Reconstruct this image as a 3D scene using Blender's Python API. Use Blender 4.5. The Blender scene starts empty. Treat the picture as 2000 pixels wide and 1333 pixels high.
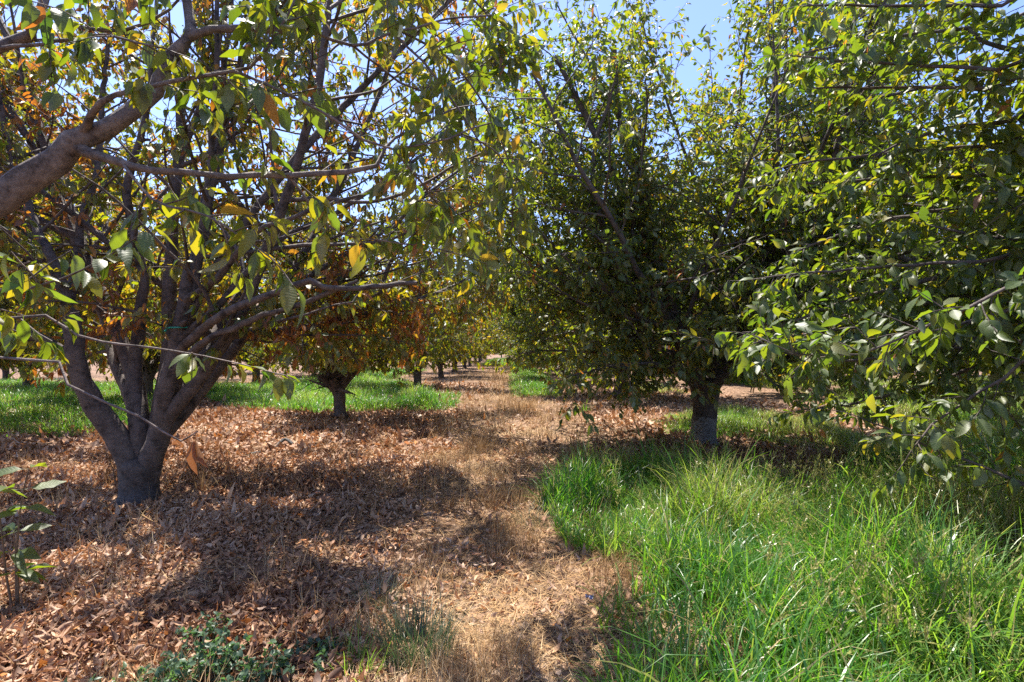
import bpy, math
import numpy as np
from mathutils import Vector

# ------------------------------------------------------------------ camera, sky, sun, exposure
scene = bpy.context.scene
CAM_H, F, U0, V0 = 1.5, 1000.0, 985.0, 686.0      # eye height, focal length and vanishing point in photo pixels
cam_data = bpy.data.cameras.new("camera")
cam = bpy.data.objects.new("camera", cam_data)
scene.collection.objects.link(cam)
cam.location = (0, 0, CAM_H)
cam.rotation_euler = (math.radians(90), 0, 0)
cam_data.sensor_width = 36.0
cam_data.lens = 18.0
cam_data.shift_x = (1000 - U0) / 2000
cam_data.shift_y = (V0 - 666.5) / 2000
cam_data.clip_start, cam_data.clip_end = 0.05, 2000
scene.camera = cam

SUN_AZ, SUN_EL = math.radians(-32), math.radians(66)   # azimuth from +Y towards +X
world = bpy.data.worlds.new("World")
scene.world = world
world.use_nodes = True
wn = world.node_tree
sky = wn.nodes.new("ShaderNodeTexSky")
sky.sky_type = 'NISHITA'
sky.sun_disc = False
sky.sun_elevation = SUN_EL
sky.sun_rotation = SUN_AZ
sky.air_density, sky.dust_density, sky.ozone_density = 1.0, 0.6, 3.0
tint = wn.nodes.new("ShaderNodeMix"); tint.data_type = 'RGBA'; tint.blend_type = 'MULTIPLY'
tint.inputs[0].default_value = 1.0; tint.inputs[7].default_value = (.78, .76, .93, 1)
wn.links.new(sky.outputs[0], tint.inputs[6]); wn.links.new(tint.outputs[2], wn.nodes["Background"].inputs[0])
wn.nodes["Background"].inputs[1].default_value = 0.14
sd = bpy.data.lights.new("sun", 'SUN')
sd.energy, sd.angle, sd.color = 5.0, math.radians(0.5), (1.0, 0.94, 0.84)
sun = bpy.data.objects.new("sun", sd)
scene.collection.objects.link(sun)
sdir = Vector((math.sin(SUN_AZ) * math.cos(SUN_EL), math.cos(SUN_AZ) * math.cos(SUN_EL), math.sin(SUN_EL)))
sun.rotation_euler = sdir.to_track_quat('Z', 'Y').to_euler()
scene.view_settings.view_transform = 'Standard'
scene.view_settings.look = 'None'
scene.view_settings.gamma = 1
scene.view_settings.exposure = 1.42
scene.cycles.max_bounces = 8
scene.cycles.diffuse_bounces = 5
scene.cycles.glossy_bounces = 2
scene.cycles.transmission_bounces = 5
scene.cycles.use_denoising = False

# ------------------------------------------------------------------ helpers
COL = scene.collection.objects

def nrm(a):
    return a / np.maximum(np.linalg.norm(a, axis=-1, keepdims=True), 1e-9)

def px(u, v, d):                      # a photo pixel at depth d, as a point in the orchard
    return np.array([(u - U0) / F * d, d, CAM_H - (v - V0) / F * d])

def gz(x, y):                         # gentle swells of the orchard floor
    return 0.035 * np.sin(x * 0.9 + 0.4) * np.cos(y * 0.55) + 0.02 * np.sin(x * 2.3 + y * 1.7) + 0.012 * np.sin(x * 5.1 - y * 4.3)

def vnoise(x, y, s, seed):            # cheap smooth 2-D noise in 0..1
    r = np.random.default_rng(seed)
    o = np.zeros_like(x, dtype=float)
    for k in range(6):
        a = r.uniform(0, 6.283); f = s * r.uniform(0.6, 1.8); p = r.uniform(0, 6.283)
        o += np.sin((x * math.cos(a) + y * math.sin(a)) * f + p + 1.3 * np.sin((x * math.sin(a) - y * math.cos(a)) * f * 0.7 + p * 2))
    return np.clip(0.5 + o / 7.0, 0, 1)

def mesh_obj(name, V, Q, mat, parent=None, tint=None, lv=None, smooth=True):
    V = np.asarray(V, np.float32).reshape(-1, 3); Q = np.asarray(Q, np.int32).reshape(-1, 4)
    me = bpy.data.meshes.new(name)
    me.vertices.add(len(V)); me.vertices.foreach_set("co", V.ravel())
    me.loops.add(Q.size); me.loops.foreach_set("vertex_index", Q.ravel())
    me.polygons.add(len(Q)); me.polygons.foreach_set("loop_start", np.arange(len(Q), dtype=np.int32) * 4)
    me.update(calc_edges=True)
    if smooth:
        me.polygons.foreach_set("use_smooth", np.ones(len(Q), bool))
    if tint is not None:
        a = me.attributes.new("tint", 'FLOAT', 'POINT'); a.data.foreach_set("value", np.asarray(tint, np.float32).ravel())
    if lv is not None:
        a = me.attributes.new("lv", 'FLOAT_VECTOR', 'POINT'); a.data.foreach_set("vector", np.asarray(lv, np.float32).ravel())
    me.materials.append(mat)
    o = bpy.data.objects.new(name, me)
    COL.link(o)
    if parent is not None:
        o.parent = parent
    return o

def tag(o, label=None, cat=None, group=None, kind=None):
    if label: o["label"] = label
    if cat: o["category"] = cat
    if group: o["group"] = group
    if kind: o["kind"] = kind
    return o

def empty(name, loc, label, cat, group=None):
    o = bpy.data.objects.new(name, None)
    COL.link(o); o.location = loc; o.empty_display_size = 0.2
    return tag(o, label, cat, group)

class Buf:                            # collects tubes into one mesh
    def __init__(s): s.V, s.Q, s.n, s.T = [], [], 0, []
    def add(s, V, Q, t=0.0):
        s.V.append(V); s.Q.append(Q + s.n); s.n += len(V); s.T.append(np.full(len(V), t))
    def tube(s, P, R, k, t=0.0, lump=None):
        P = np.asarray(P, float); R = np.asarray(R, float); n = len(P)
        T = np.gradient(P, axis=0); T = nrm(T)
        ref = np.array([0.31, 0.77, 0.2]) if abs(T[0, 2]) > 0.9 else np.array([0.05, 0.02, 1.0])
        A = nrm(np.cross(T, ref)); B = np.cross(T, A)
        th = np.linspace(0, 2 * math.pi, k, endpoint=False)
        rr = R[:, None] * np.ones(k)
        if lump is not None:
            ii = np.arange(n)[:, None]
            rr = rr * (1 + lump * (np.sin(3 * th + ii * 0.5) * 0.5 + np.sin(2 * th - ii * 0.9 + 1) * 0.6 + np.sin(5 * th + ii * 1.3) * 0.3))
        V = P[:, None] + rr[..., None] * (A[:, None] * np.cos(th)[None, :, None] + B[:, None] * np.sin(th)[None, :, None])
        i = np.arange(n - 1)[:, None] * k; j = np.arange(k)[None]; j2 = (j + 1) % k
        Q = np.stack([i + j, i + j2, i + k + j2, i + k + j], -1).reshape(-1, 4)
        s.add(V.reshape(-1, 3), Q, t)
    def obj(s, name, mat, parent=None):
        return mesh_obj(name, np.concatenate(s.V), np.concatenate(s.Q), mat, parent, np.concatenate(s.T))

def smooth_path(P, R, seg):           # Catmull-Rom through traced points
    P = np.asarray(P, float); R = np.asarray(R, float)
    E = np.vstack([2 * P[0] - P[1], P, 2 * P[-1] - P[-2]])
    out, ro = [], []
    for i in range(len(P) - 1):
        a, b, c, d = E[i:i + 4]
        m = max(1, int(np.linalg.norm(c - b) / seg))
        for t in np.arange(m) / m:
            out.append(0.5 * ((2 * b) + (c - a) * t + (2 * a - 5 * b + 4 * c - d) * t * t + (3 * b - a - 3 * c + d) * t ** 3))
            ro.append(R[i] * (1 - t) + R[i + 1] * t)
    out.append(P[-1]); ro.append(R[-1])
    return np.array(out), np.array(ro)

def leaf_mesh(pos, d, n, L, W, tint, rng, level, curl=0.25, fold=0.35, cvar=0.25):
    """ovate blades on short stalks; level 2 = folded along the midrib, 1 = plain"""
    N = len(pos); d = nrm(d); s = nrm(np.cross(d, n)); n = np.cross(s, d)
    if level == 2:
        t = np.array([0, .17, .22, .34, .5, .68, .84, .94, 1.0]); w = np.array([.035, .035, .34, .78, 1, .9, .52, .2, 0.0])
    else:
        t = np.array([0, .16, .38, .68, 1.0]); w = np.array([.05, .07, .95, .85, 0.0])
    c = (curl + rng.normal(0, cvar, N))[:, None]
    tw = rng.normal(0, 0.5, N)[:, None] * t
    ax = pos[:, None] + (L[:, None] * (t - 0.18 * c * c * t ** 3))[..., None] * d[:, None] - (L[:, None] * c * t ** 2)[..., None] * n[:, None]
    S = s[:, None] * np.cos(tw)[..., None] + n[:, None] * np.sin(tw)[..., None]
    Nn = n[:, None] * np.cos(tw)[..., None] - s[:, None] * np.sin(tw)[..., None]
    hw = (W[:, None] * 0.5 * w)[..., None]
    m = len(t)
    if level == 2:
        f = np.clip(fold + rng.normal(0, 0.25, N), -0.1, 1.35)[:, None, None]
        rip = 0.12 * np.sin(t * 19 + rng.uniform(0, 6, N)[:, None])[..., None]
        Lf = ax - S * hw * np.cos(f) + Nn * hw * (np.sin(f) + rip)
        Rt = ax + S * hw * np.cos(f) + Nn * hw * (np.sin(f) - rip)
        V = np.stack([Lf, ax, Rt], 2).reshape(-1, 3); k = 3
    else:
        V = np.stack([ax - S * hw, ax + S * hw], 2).reshape(-1, 3); k = 2
    i = (np.arange(N) * m * k)[:, None, None] + (np.arange(m - 1) * k)[None, :, None] + np.arange(k - 1)[None, None]
    Q = np.stack([i, i + 1, i + k + 1, i + k], -1).reshape(-1, 4)
    lv = np.zeros((N, m, k, 3), np.float32)
    lv[..., 0] = np.linspace(-1, 1, k); lv[..., 1] = t[None, :, None]; lv[..., 2] = rng.uniform(0, 1, N)[:, None, None]
    return V, Q, np.repeat(tint, m * k), lv.reshape(-1, 3)

def blade_mesh(base, az, L, W, lean, droop, tint, rng, m=5):
    """grass blades: narrow strips that rise, lean and arch over"""
    N = len(base); t = np.linspace(0, 1, m)
    th = lean[:, None] + droop[:, None] * t ** 1.4
    ds = (L / (m - 1))[:, None]
    h = np.cumsum(np.sin(th) * ds, 1); z = np.cumsum(np.cos(th) * ds, 1)
    h = np.concatenate([np.zeros((N, 1)), h[:, :-1]], 1); z = np.concatenate([np.zeros((N, 1)), z[:, :-1]], 1)
    P = np.stack([base[:, 0, None] + h * np.cos(az)[:, None], base[:, 1, None] + h * np.sin(az)[:, None], base[:, 2, None] + z], -1)
    ro = az + math.pi / 2 + rng.normal(0, 0.5, N)
    s = np.stack([np.cos(ro), np.sin(ro), rng.normal(0, 0.15, N)], -1)[:, None]
    w = np.array([.7, 1, .95, .7, .45, .3, .1])[np.linspace(0, 6, m).astype(int)]; w[-1] = 0.05
    hw = (W[:, None] * 0.5 * w)[..., None]
    V = np.stack([P - s * hw, P + s * hw], 2).reshape(-1, 3)
    i = (np.arange(N) * m * 2)[:, None] + (np.arange(m - 1) * 2)[None]
    Q = np.stack([i, i + 1, i + 3, i + 2], -1).reshape(-1, 4)
    tt = (tint[:, None, None] + np.zeros((N, m, 2))).reshape(-1)
    lv = np.zeros((N, m, 2, 3), np.float32); lv[..., 1] = t[None, :, None]; lv[..., 0] = np.array([-1, 1])
    return V, Q, tt, lv.reshape(-1, 3)

# ------------------------------------------------------------------ materials
def new_mat(name):
    m = bpy.data.materials.new(name); m.use_nodes = True
    nt = m.node_tree; nt.nodes.clear()
    out = nt.nodes.new("ShaderNodeOutputMaterial")
    return m, nt, out

def N_(nt, typ, **kw):
    n = nt.nodes.new(typ)
    for k, v in kw.items(): setattr(n, k, v)
    return n

def ramp(nt, stops, fac=None, interp='LINEAR'):
    r = nt.nodes.new("ShaderNodeValToRGB"); cr = r.color_ramp; cr.interpolation = interp
    while len(cr.elements) < len(stops): cr.elements.new(0.5)
    for e, (p, c) in zip(cr.elements, stops):
        e.position = p; e.color = (*c, 1)
    if fac is not None: nt.links.new(fac, r.inputs[0])
    return r

def mixc(nt, fac, a, b, mode='MIX'):
    m = nt.nodes.new("ShaderNodeMix"); m.data_type = 'RGBA'; m.blend_type = mode
    for sock, val in ((m.inputs[0], fac), (m.inputs[6], a), (m.inputs[7], b)):
        if isinstance(val, bpy.types.NodeSocket): nt.links.new(val, sock)
        elif isinstance(val, (int, float)): sock.default_value = val
        else: sock.default_value = (*val, 1)
    return m.outputs[2]

def math_(nt, op, a, b=None, c=None):
    m = nt.nodes.new("ShaderNodeMath"); m.operation = op
    for i, v in enumerate((a, b, c)):
        if v is None: continue
        if isinstance(v, bpy.types.NodeSocket): nt.links.new(v, m.inputs[i])
        else: m.inputs[i].default_value = v
    return m.outputs[0]

def leaf_material(name, front, back, glow, trans=0.45, rough=0.42, spec=0.5, veins=True):
    """thin leaf: glossy top, paler matt underside, light passing through; 'tint' runs green > yellow > dead"""
    m, nt, out = new_mat(name)
    at = N_(nt, "ShaderNodeAttribute", attribute_name="tint")
    f = at.outputs["Fac"]
    cf = ramp(nt, front, f).outputs[0]; cb = ramp(nt, back, f).outputs[0]; cg = ramp(nt, glow, f).outputs[0]
    geo = N_(nt, "ShaderNodeNewGeometry")
    base = mixc(nt, geo.outputs["Backfacing"], cf, cb)
    noi = N_(nt, "ShaderNodeTexNoise"); noi.inputs["Scale"].default_value = 55; noi.inputs["Detail"].default_value = 3
    tc = N_(nt, "ShaderNodeTexCoord"); nt.links.new(tc.outputs["Object"], noi.inputs["Vector"])
    mot = ramp(nt, [(0.3, (.72, .72, .72)), (0.7, (1.18, 1.15, 1.1))], noi.outputs[0]).outputs[0]
    base = mixc(nt, 1.0, base, mot, 'MULTIPLY')
    pr = N_(nt, "ShaderNodeBsdfPrincipled")
    if veins:
        la = N_(nt, "ShaderNodeAttribute", attribute_name="lv")
        sp = N_(nt, "ShaderNodeSeparateXYZ"); nt.links.new(la.outputs["Vector"], sp.inputs[0])
        ab = math_(nt, 'ABSOLUTE', sp.outputs[0])
        ph = math_(nt, 'SUBTRACT', math_(nt, 'MULTIPLY', sp.outputs[1], 75.0), math_(nt, 'MULTIPLY', ab, 9.0))
        vein = math_(nt, 'MAXIMUM', math_(nt, 'POWER', math_(nt, 'ABSOLUTE', math_(nt, 'SINE', math_(nt, 'MULTIPLY', ph, 0.5))), 9.0), math_(nt, 'LESS_THAN', ab, 0.05))
        base = mixc(nt, math_(nt, 'MULTIPLY', vein, 0.35), base, mixc(nt, 0.5, base, (.35, .4, .22)))
        bp = N_(nt, "ShaderNodeBump"); bp.inputs["Strength"].default_value = 0.22; bp.inputs["Distance"].default_value = 0.0015
        bp.invert = True
        nt.links.new(vein, bp.inputs["Height"]); nt.links.new(bp.outputs[0], pr.inputs["Normal"])
    nt.links.new(base, pr.inputs["Base Color"])
    pr.inputs["Roughness"].default_value = rough
    pr.inputs["Specular IOR Level"].default_value = spec
    tr = N_(nt, "ShaderNodeBsdfTranslucent"); nt.links.new(cg, tr.inputs["Color"])
    mx = N_(nt, "ShaderNodeMixShader"); mx.inputs[0].default_value = trans
    nt.links.new(pr.outputs[0], mx.inputs[1]); nt.links.new(tr.outputs[0], mx.inputs[2])
    nt.links.new(mx.outputs[0], out.inputs[0])
    return m

LEAF_F = [(0, (.042, .070, .024)), (.35, (.066, .098, .028)), (.6, (.105, .108, .024)), (.75, (.23, .17, .024)), (.87, (.28, .115, .025)), (1, (.20, .088, .040))]
LEAF_B = [(0, (.120, .150, .095)), (.35, (.145, .170, .095)), (.6, (.18, .18, .085)), (.75, (.30, .235, .07)), (.87, (.34, .16, .05)), (1, (.26, .13, .075))]
LEAF_G = [(0, (.14, .29, .012)), (.35, (.33, .44, .010)), (.6, (.66, .55, .014)), (.75, (.82, .55, .022)), (.87, (.80, .27, .022)), (1, (.42, .15, .04))]
M_leaf = leaf_material("cherry_leaf", LEAF_F, LEAF_B, LEAF_G, trans=0.36, rough=.45, spec=.5)
M_weed = leaf_material("weed_leaf", [(0, (.055, .10, .065)), (1, (.09, .145, .085))], [(0, (.10, .16, .10)), (1, (.14, .19, .12))], [(0, (.10, .28, .06)), (1, (.2, .4, .08))], trans=0.3, veins=False)
M_grass = leaf_material("green_grass", [(0, (.030, .095, .018)), (.4, (.090, .185, .030)), (.75, (.22, .29, .06)), (.9, (.28, .27, .08)), (1, (.50, .41, .22))],
                        [(0, (.035, .125, .025)), (.4, (.07, .185, .03)), (.75, (.15, .25, .05)), (.9, (.30, .29, .1)), (1, (.44, .35, .18))],
                        [(0, (.08, .33, .012)), (.4, (.27, .55, .03)), (.75, (.50, .66, .07)), (.9, (.4, .42, .1)), (1, (.4, .32, .15))], trans=0.42, rough=0.36, spec=.6, veins=False)
M_straw = leaf_material("dry_straw", [(0, (.24, .125, .05)), (.5, (.50, .32, .155)), (1, (.68, .53, .34))], [(0, (.24, .125, .05)), (.5, (.50, .32, .155)), (1, (.68, .53, .34))],
                        [(0, (.2, .1, .04)), (.5, (.4, .26, .12)), (1, (.5, .4, .25))], trans=0.2, rough=0.7, spec=0.2, veins=False)
M_litter = leaf_material("fallen_leaf", [(0, (.13, .06, .036)), (.35, (.36, .185, .105)), (.65, (.54, .325, .19)), (.85, (.66, .47, .31)), (1, (.45, .15, .03))],
                         [(0, (.14, .08, .055)), (.35, (.36, .21, .13)), (.65, (.54, .36, .25)), (.85, (.62, .48, .37)), (1, (.5, .22, .05))],
                         [(0, (.1, .04, .02)), (.5, (.3, .14, .06)), (1, (.55, .2, .04))], trans=0.2, rough=0.6, spec=0.3, veins=False)

def bark_material(name, paint=None, light=1.0, zs=2.2, sc=1.0):
    m, nt, out = new_mat(name)
    tc = N_(nt, "ShaderNodeTexCoord")
    n1 = N_(nt, "ShaderNodeTexNoise"); n1.inputs["Scale"].default_value = 9 * sc; n1.inputs["Detail"].default_value = 8; n1.inputs["Roughness"].default_value = .65
    mp = N_(nt, "ShaderNodeMapping"); mp.inputs["Scale"].default_value = (1, 1, zs)
    n2 = N_(nt, "ShaderNodeTexNoise"); n2.inputs["Scale"].default_value = 26 * sc; n2.inputs["Detail"].default_value = 8; n2.inputs["Roughness"].default_value = .7
    nt.links.new(tc.outputs["Object"], n1.inputs["Vector"]); nt.links.new(tc.outputs["Object"], mp.inputs[0]); nt.links.new(mp.outputs[0], n2.inputs["Vector"])
    c1 = ramp(nt, [(.34, (.028 * light, .021 * light, .019 * light)), (.46, (.095 * light, .074 * light, .066 * light)), (.66, (.15 * light, .12 * light, .108 * light)), (.8, (.25 * light, .215 * light, .195 * light))], n1.outputs[0]).outputs[0]
    c2 = ramp(nt, [(.35, (.6, .55, .55)), (.5, (1, 1, 1)), (.68, (1.35, 1.3, 1.25))], n2.outputs[0]).outputs[0]
    col = mixc(nt, .8, c1, c2, 'MULTIPLY')
    if paint:
        sp = N_(nt, "ShaderNodeSeparateXYZ"); nt.links.new(tc.outputs["Object"], sp.inputs[0])
        h = math_(nt, 'ADD', sp.outputs[2], math_(nt, 'MULTIPLY', math_(nt, 'SUBTRACT', n1.outputs[0], .5), .35))
        msk = math_(nt, 'LESS_THAN', h, paint[0])
        wear = ramp(nt, [(.42, (0, 0, 0)), (.56, (1, 1, 1))], n2.outputs[0]).outputs[0]
        col = mixc(nt, math_(nt, 'MULTIPLY', math_(nt, 'MULTIPLY', msk, wear), paint[2]), col, paint[1])
    pr = N_(nt, "ShaderNodeBsdfPrincipled"); pr.inputs["Roughness"].default_value = .72; pr.inputs["Specular IOR Level"].default_value = .35
    bp = N_(nt, "ShaderNodeBump"); bp.inputs["Strength"].default_value = 1.0; bp.inputs["Distance"].default_value = .022
    nt.links.new(mixc(nt, .5, n1.outputs[0], n2.outputs[0]), bp.inputs["Height"]); nt.links.new(bp.outputs[0], pr.inputs["Normal"])
    nt.links.new(col, pr.inputs["Base Color"]); nt.links.new(pr.outputs[0], out.inputs[0])
    return m
M_bark = bark_material("cherry_bark")
M_bark_grey = bark_material("grey_cherry_bark", light=1.5, zs=1.0, sc=1.6)
M_bark_paint = bark_material("whitewashed_bark", paint=(.42, (.30, .29, .29), .75), light=.7, zs=6.0)
M_bark_tar = bark_material("bluish_bark", paint=(.22, (.085, .085, .10), .5), light=.72)

def plain(name, col, rough=.8, var=.25):
    m, nt, out = new_mat(name)
    pr = N_(nt, "ShaderNodeBsdfPrincipled"); pr.inputs["Roughness"].default_value = rough
    no = N_(nt, "ShaderNodeTexNoise"); no.inputs["Scale"].default_value = 60; no.inputs["Detail"].default_value = 5
    tc = N_(nt, "ShaderNodeTexCoord"); nt.links.new(tc.outputs["Object"], no.inputs["Vector"])
    r = ramp(nt, [(.3, tuple(c * (1 - var) for c in col)), (.7, tuple(c * (1 + var) for c in col))], no.outputs[0])
    nt.links.new(r.outputs[0], pr.inputs["Base Color"]); nt.links.new(pr.outputs[0], out.inputs[0])
    return m
M_stick = plain("grey_wood", (.30, .29, .30))
M_darkwood = plain("dark_wood", (.035, .03, .028))
M_stem = plain("green_stem", (.12, .17, .07))
M_drystem = plain("dry_stem", (.16, .10, .06))
M_blue = plain("blue_plastic", (.012, .02, .09), .45)
M_teal = plain("teal_plastic", (.02, .30, .22), .35)

def ground_material():
    m, nt, out = new_mat("orchard_floor")
    tc = N_(nt, "ShaderNodeTexCoord"); P = tc.outputs["Object"]
    vo = N_(nt, "ShaderNodeTexVoronoi"); vo.inputs["Scale"].default_value = 26
    mp = N_(nt, "ShaderNodeMapping"); mp.inputs["Scale"].default_value = (1, .75, 1)
    wob = N_(nt, "ShaderNodeTexNoise"); wob.inputs["Scale"].default_value = 9; nt.links.new(P, wob.inputs["Vector"])
    nt.links.new(P, mp.inputs[0])
    nt.links.new(mixc(nt, .04, mp.outputs[0], wob.outputs["Color"], 'LINEAR_LIGHT'), vo.inputs["Vector"])
    sp = N_(nt, "ShaderNodeSeparateColor"); nt.links.new(vo.outputs["Color"], sp.inputs[0])
    leafc = ramp(nt, [(0, (.06, .034, .024)), (.35, (.20, .11, .066)), (.7, (.36, .225, .14)), (1, (.50, .35, .24))], sp.outputs[0]).outputs[0]
    n1 = N_(nt, "ShaderNodeTexNoise"); n1.inputs["Scale"].default_value = 1.3; n1.inputs["Detail"].default_value = 7; nt.links.new(P, n1.inputs["Vector"])
    n2 = N_(nt, "ShaderNodeTexNoise"); n2.inputs["Scale"].default_value = 80; n2.inputs["Detail"].default_value = 6; nt.links.new(P, n2.inputs["Vector"])
    soil = ramp(nt, [(.3, (.04, .028, .022)), (.7, (.17, .11, .075))], n2.outputs[0]).outputs[0]
    f = ramp(nt, [(.36, (0, 0, 0)), (.55, (1, 1, 1))], n1.outputs[0]).outputs[0]
    col = mixc(nt, math_(nt, 'ADD', math_(nt, 'MULTIPLY', f, .5), .35), soil, leafc)
    pr = N_(nt, "ShaderNodeBsdfPrincipled"); pr.inputs["Roughness"].default_value = .9; pr.inputs["Specular IOR Level"].default_value = .15
    bp = N_(nt, "ShaderNodeBump"); bp.inputs["Strength"].default_value = .9; bp.inputs["Distance"].default_value = .03
    hh = math_(nt, 'ADD', math_(nt, 'MULTIPLY', sp.outputs[1], .5), n2.outputs[0])
    nt.links.new(hh, bp.inputs["Height"]); nt.links.new(bp.outputs[0], pr.inputs["Normal"])
    nt.links.new(col, pr.inputs["Base Color"]); nt.links.new(pr.outputs[0], out.inputs[0])
    return m

# ------------------------------------------------------------------ ground
def make_ground():
    xs = np.concatenate([[-400, -200, -120, -80, -55, -40], np.arange(-30, 30.01, .2), [40, 55, 80, 120, 200, 400]])
    ys = np.concatenate([[-150, -80, -40, -20, -10], np.arange(-5, 40, .2), np.arange(40, 150, 3), [180, 250, 400, 700]])
    X, Y = np.meshgrid(xs, ys, indexing='ij')
    V = np.stack([X, Y, gz(X, Y)], -1).reshape(-1, 3)
    nx, ny = len(xs), len(ys)
    i = (np.arange(nx - 1) * ny)[:, None] + np.arange(ny - 1)[None]
    Q = np.stack([i, i + ny, i + ny + 1, i + 1], -1).reshape(-1, 4)
    o = mesh_obj("ground", V, Q, ground_material())
    tag(o, "orchard floor of dry leaves and bare soil between the tree rows", "ground", kind="structure")
make_ground()

# ------------------------------------------------------------------ trees
class Skeleton:
    def __init__(s, seed):
        s.rng = np.random.default_rng(seed)
        s.limbs = []            # (points, radii) per scaffold limb, each with list of finer branches
        s.lp, s.ld, s.lt = [], [], []
        s.tips = []

def walk(rng, p, d, L, seg, wob, trop, env=None, zmin=.16):
    n = max(3, int(round(L / seg))); P = [p.copy()]; d = d / np.linalg.norm(d)
    W = rng.normal(0, wob, (n, 3)) + trop
    for i in range(n):
        d = d + W[i]; d = d / math.sqrt(d @ d)
        p = p + d * seg
        if p[2] < zmin + .02: d[2] = abs(d[2]) * 0.5; p[2] = max(p[2], zmin)
        P.append(p)
        if env is not None and i > 1 and env(p): break
    return np.array(P)

class Tree:
    """grows branches and leaves in the tree's own space (base at the origin)"""
    def __init__(s, seed, R=3.4, top=6.8, low=0.95, leafy=1.0, leafL=.115, droop=.9, green=.35, spread=.16, dead=.05, level=1, keep=None, env_c=(0, 0), twig_k=3, sp=1.0):
        s.sp = sp; s.leafkeep = keep; s.rust = []
        s.rng = np.random.default_rng(seed); s.R, s.top, s.low = R, top, low
        s.leafy, s.leafL, s.droop, s.green, s.spread, s.dead, s.level, s.keep = leafy, leafL, droop, green, spread, dead, level, keep
        s.wood = {}; s.leaf = []; s.twig_k = twig_k; s.env_c = np.array(env_c)
    def env(s, p):
        zc = (s.top + s.low) / 2; h = (s.top - s.low) / 2
        q = p[:2] - s.env_c
        e = (q @ q) / s.R ** 2 + abs((p[2] - zc) / h) ** (2.6 if p[2] > zc else 9)
        return e > 1.0
    def buf(s, key):
        return s.wood.setdefault(key, Buf())
    def limb(s, key, P, R, k=9, lump=.05):
        s.buf(key).tube(P, R, k, 0, lump)
    def branch(s, key, p, d, L, r, depth, trop):
        """depth 2 = branch with twigs, 1 = twig with leaves"""
        rng = s.rng
        if s.keep is not None and not s.keep(p): return
        if depth == 1 and s.leafkeep is not None and not s.leafkeep(p): return
        seg = .16 if depth == 2 else .07
        P = walk(rng, p, d, L, seg, .10 if depth == 2 else .085, trop, s.env if depth == 2 else None)
        if s.keep is not None:
            m = next((i for i in range(1, len(P)) if not s.keep(P[i])), len(P))
            if m < 4: return
            P = P[:m]
        R = np.linspace(r, max(.0022, r * .3), len(P))
        s.buf(key).tube(P, R, 6 if depth == 2 else s.twig_k)
        if depth == 2:
            s.twigs(key, P, R, .10, .095)
        else:
            s.leaves_on(P)
    def twigs(s, key, P, R, start, spacing, lmin=.22, lmax=.62):
        rng = s.rng; seglen = np.linalg.norm(np.diff(P, axis=0), axis=1); cum = np.concatenate([[0], np.cumsum(seglen)]); tot = cum[-1]
        x = tot * start + rng.uniform(0, spacing)
        while x < tot:
            i = min(np.searchsorted(cum, x) - 1, len(P) - 2); i = max(i, 0)
            f = (x - cum[i]) / max(seglen[i], 1e-6); p = P[i] * (1 - f) + P[i + 1] * f
            t = (P[i + 1] - P[i]) / max(seglen[i], 1e-6)
            q = nrm(rng.normal(0, 1, 3)); q = q - t * (q @ t); q = q / np.linalg.norm(q)
            d = t * rng.uniform(.35, .9) + q; d[2] += .15
            L = rng.uniform(lmin, lmax) * (1.0 - .35 * x / tot)
            s.branch(key, p, d, L, .0045, 1, np.array([0, 0, -.035 * s.droop + .02]))
            x += spacing * rng.uniform(.6, 1.5) / s.leafy ** .5
        s.branch(key, P[-1], P[-1] - P[-2], rng.uniform(.2, .45), .0045, 1, np.array([0, 0, -.02]))
    def leaves_on(s, P, start=.12, step=.027):
        rng = s.rng; tot = .07 * (len(P) - 1); n = max(3, int(tot / step * s.leafy ** .5))
        x = np.sort(rng.uniform(start, 1.0, n)); x[-1] = 1
        f = x * (len(P) - 1); i = np.minimum(f.astype(int), len(P) - 2); fr = (f - i)[:, None]
        pos = P[i] * (1 - fr) + P[i + 1] * fr; t = nrm(P[i + 1] - P[i])
        q = nrm(np.cross(t, rng.normal(0, 1, (n, 3))))
        d = q * rng.uniform(.5, 1.0, n)[:, None] + t * rng.uniform(.3, .9, n)[:, None]
        d[:, 2] -= s.droop * rng.uniform(.4, 1.3, n)
        s.leaf.append((pos, nrm(d)))
    def children(s, key, P, R, start=.12, spacing=.21, l0=2.4, l1=.95, up=.03, flat_low=True):
        """side branches along a limb, long and flat near its base, short and steep near its tip"""
        rng = s.rng; seglen = np.linalg.norm(np.diff(P, axis=0), axis=1); cum = np.concatenate([[0], np.cumsum(seglen)]); tot = cum[-1]
        x = tot * start; ang = rng.uniform(0, 6.28)
        while x < tot * .985:
            i = max(0, min(np.searchsorted(cum, x) - 1, len(P) - 2)); f = (x - cum[i]) / max(seglen[i], 1e-6)
            p = P[i] * (1 - f) + P[i + 1] * f; r = R[i] * (1 - f) + R[i + 1] * f; t = (P[i + 1] - P[i]) / seglen[i]
            ang += 2.4 + rng.normal(0, .4)
            a = nrm(np.cross(t, np.array([.3, .2, 1.]))); b = np.cross(t, a)
            d = (a * math.cos(ang) + b * math.sin(ang)) * rng.uniform(.8, 1.2) + t * rng.uniform(.3, .7)
            out = p[:2] - s.env_c; o = np.linalg.norm(out) + .3
            d[:2] += .45 * out / o
            g = x / tot
            if flat_low: d[2] *= (.35 + .65 * g)
            d[2] += .12
            L = (l0 * (1 - g) + l1 * g) * rng.uniform(.65, 1.25)
            s.branch(key, p, d, L, min(r * .5, .004 + .009 * L), 2, np.array([0, 0, up * (.4 + g) - .03 * (1 - g) * s.droop]))
            x += spacing * s.sp * rng.uniform(.6, 1.4)
        s.twigs(key, P[-6:], R[-6:], 0, .1)
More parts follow.
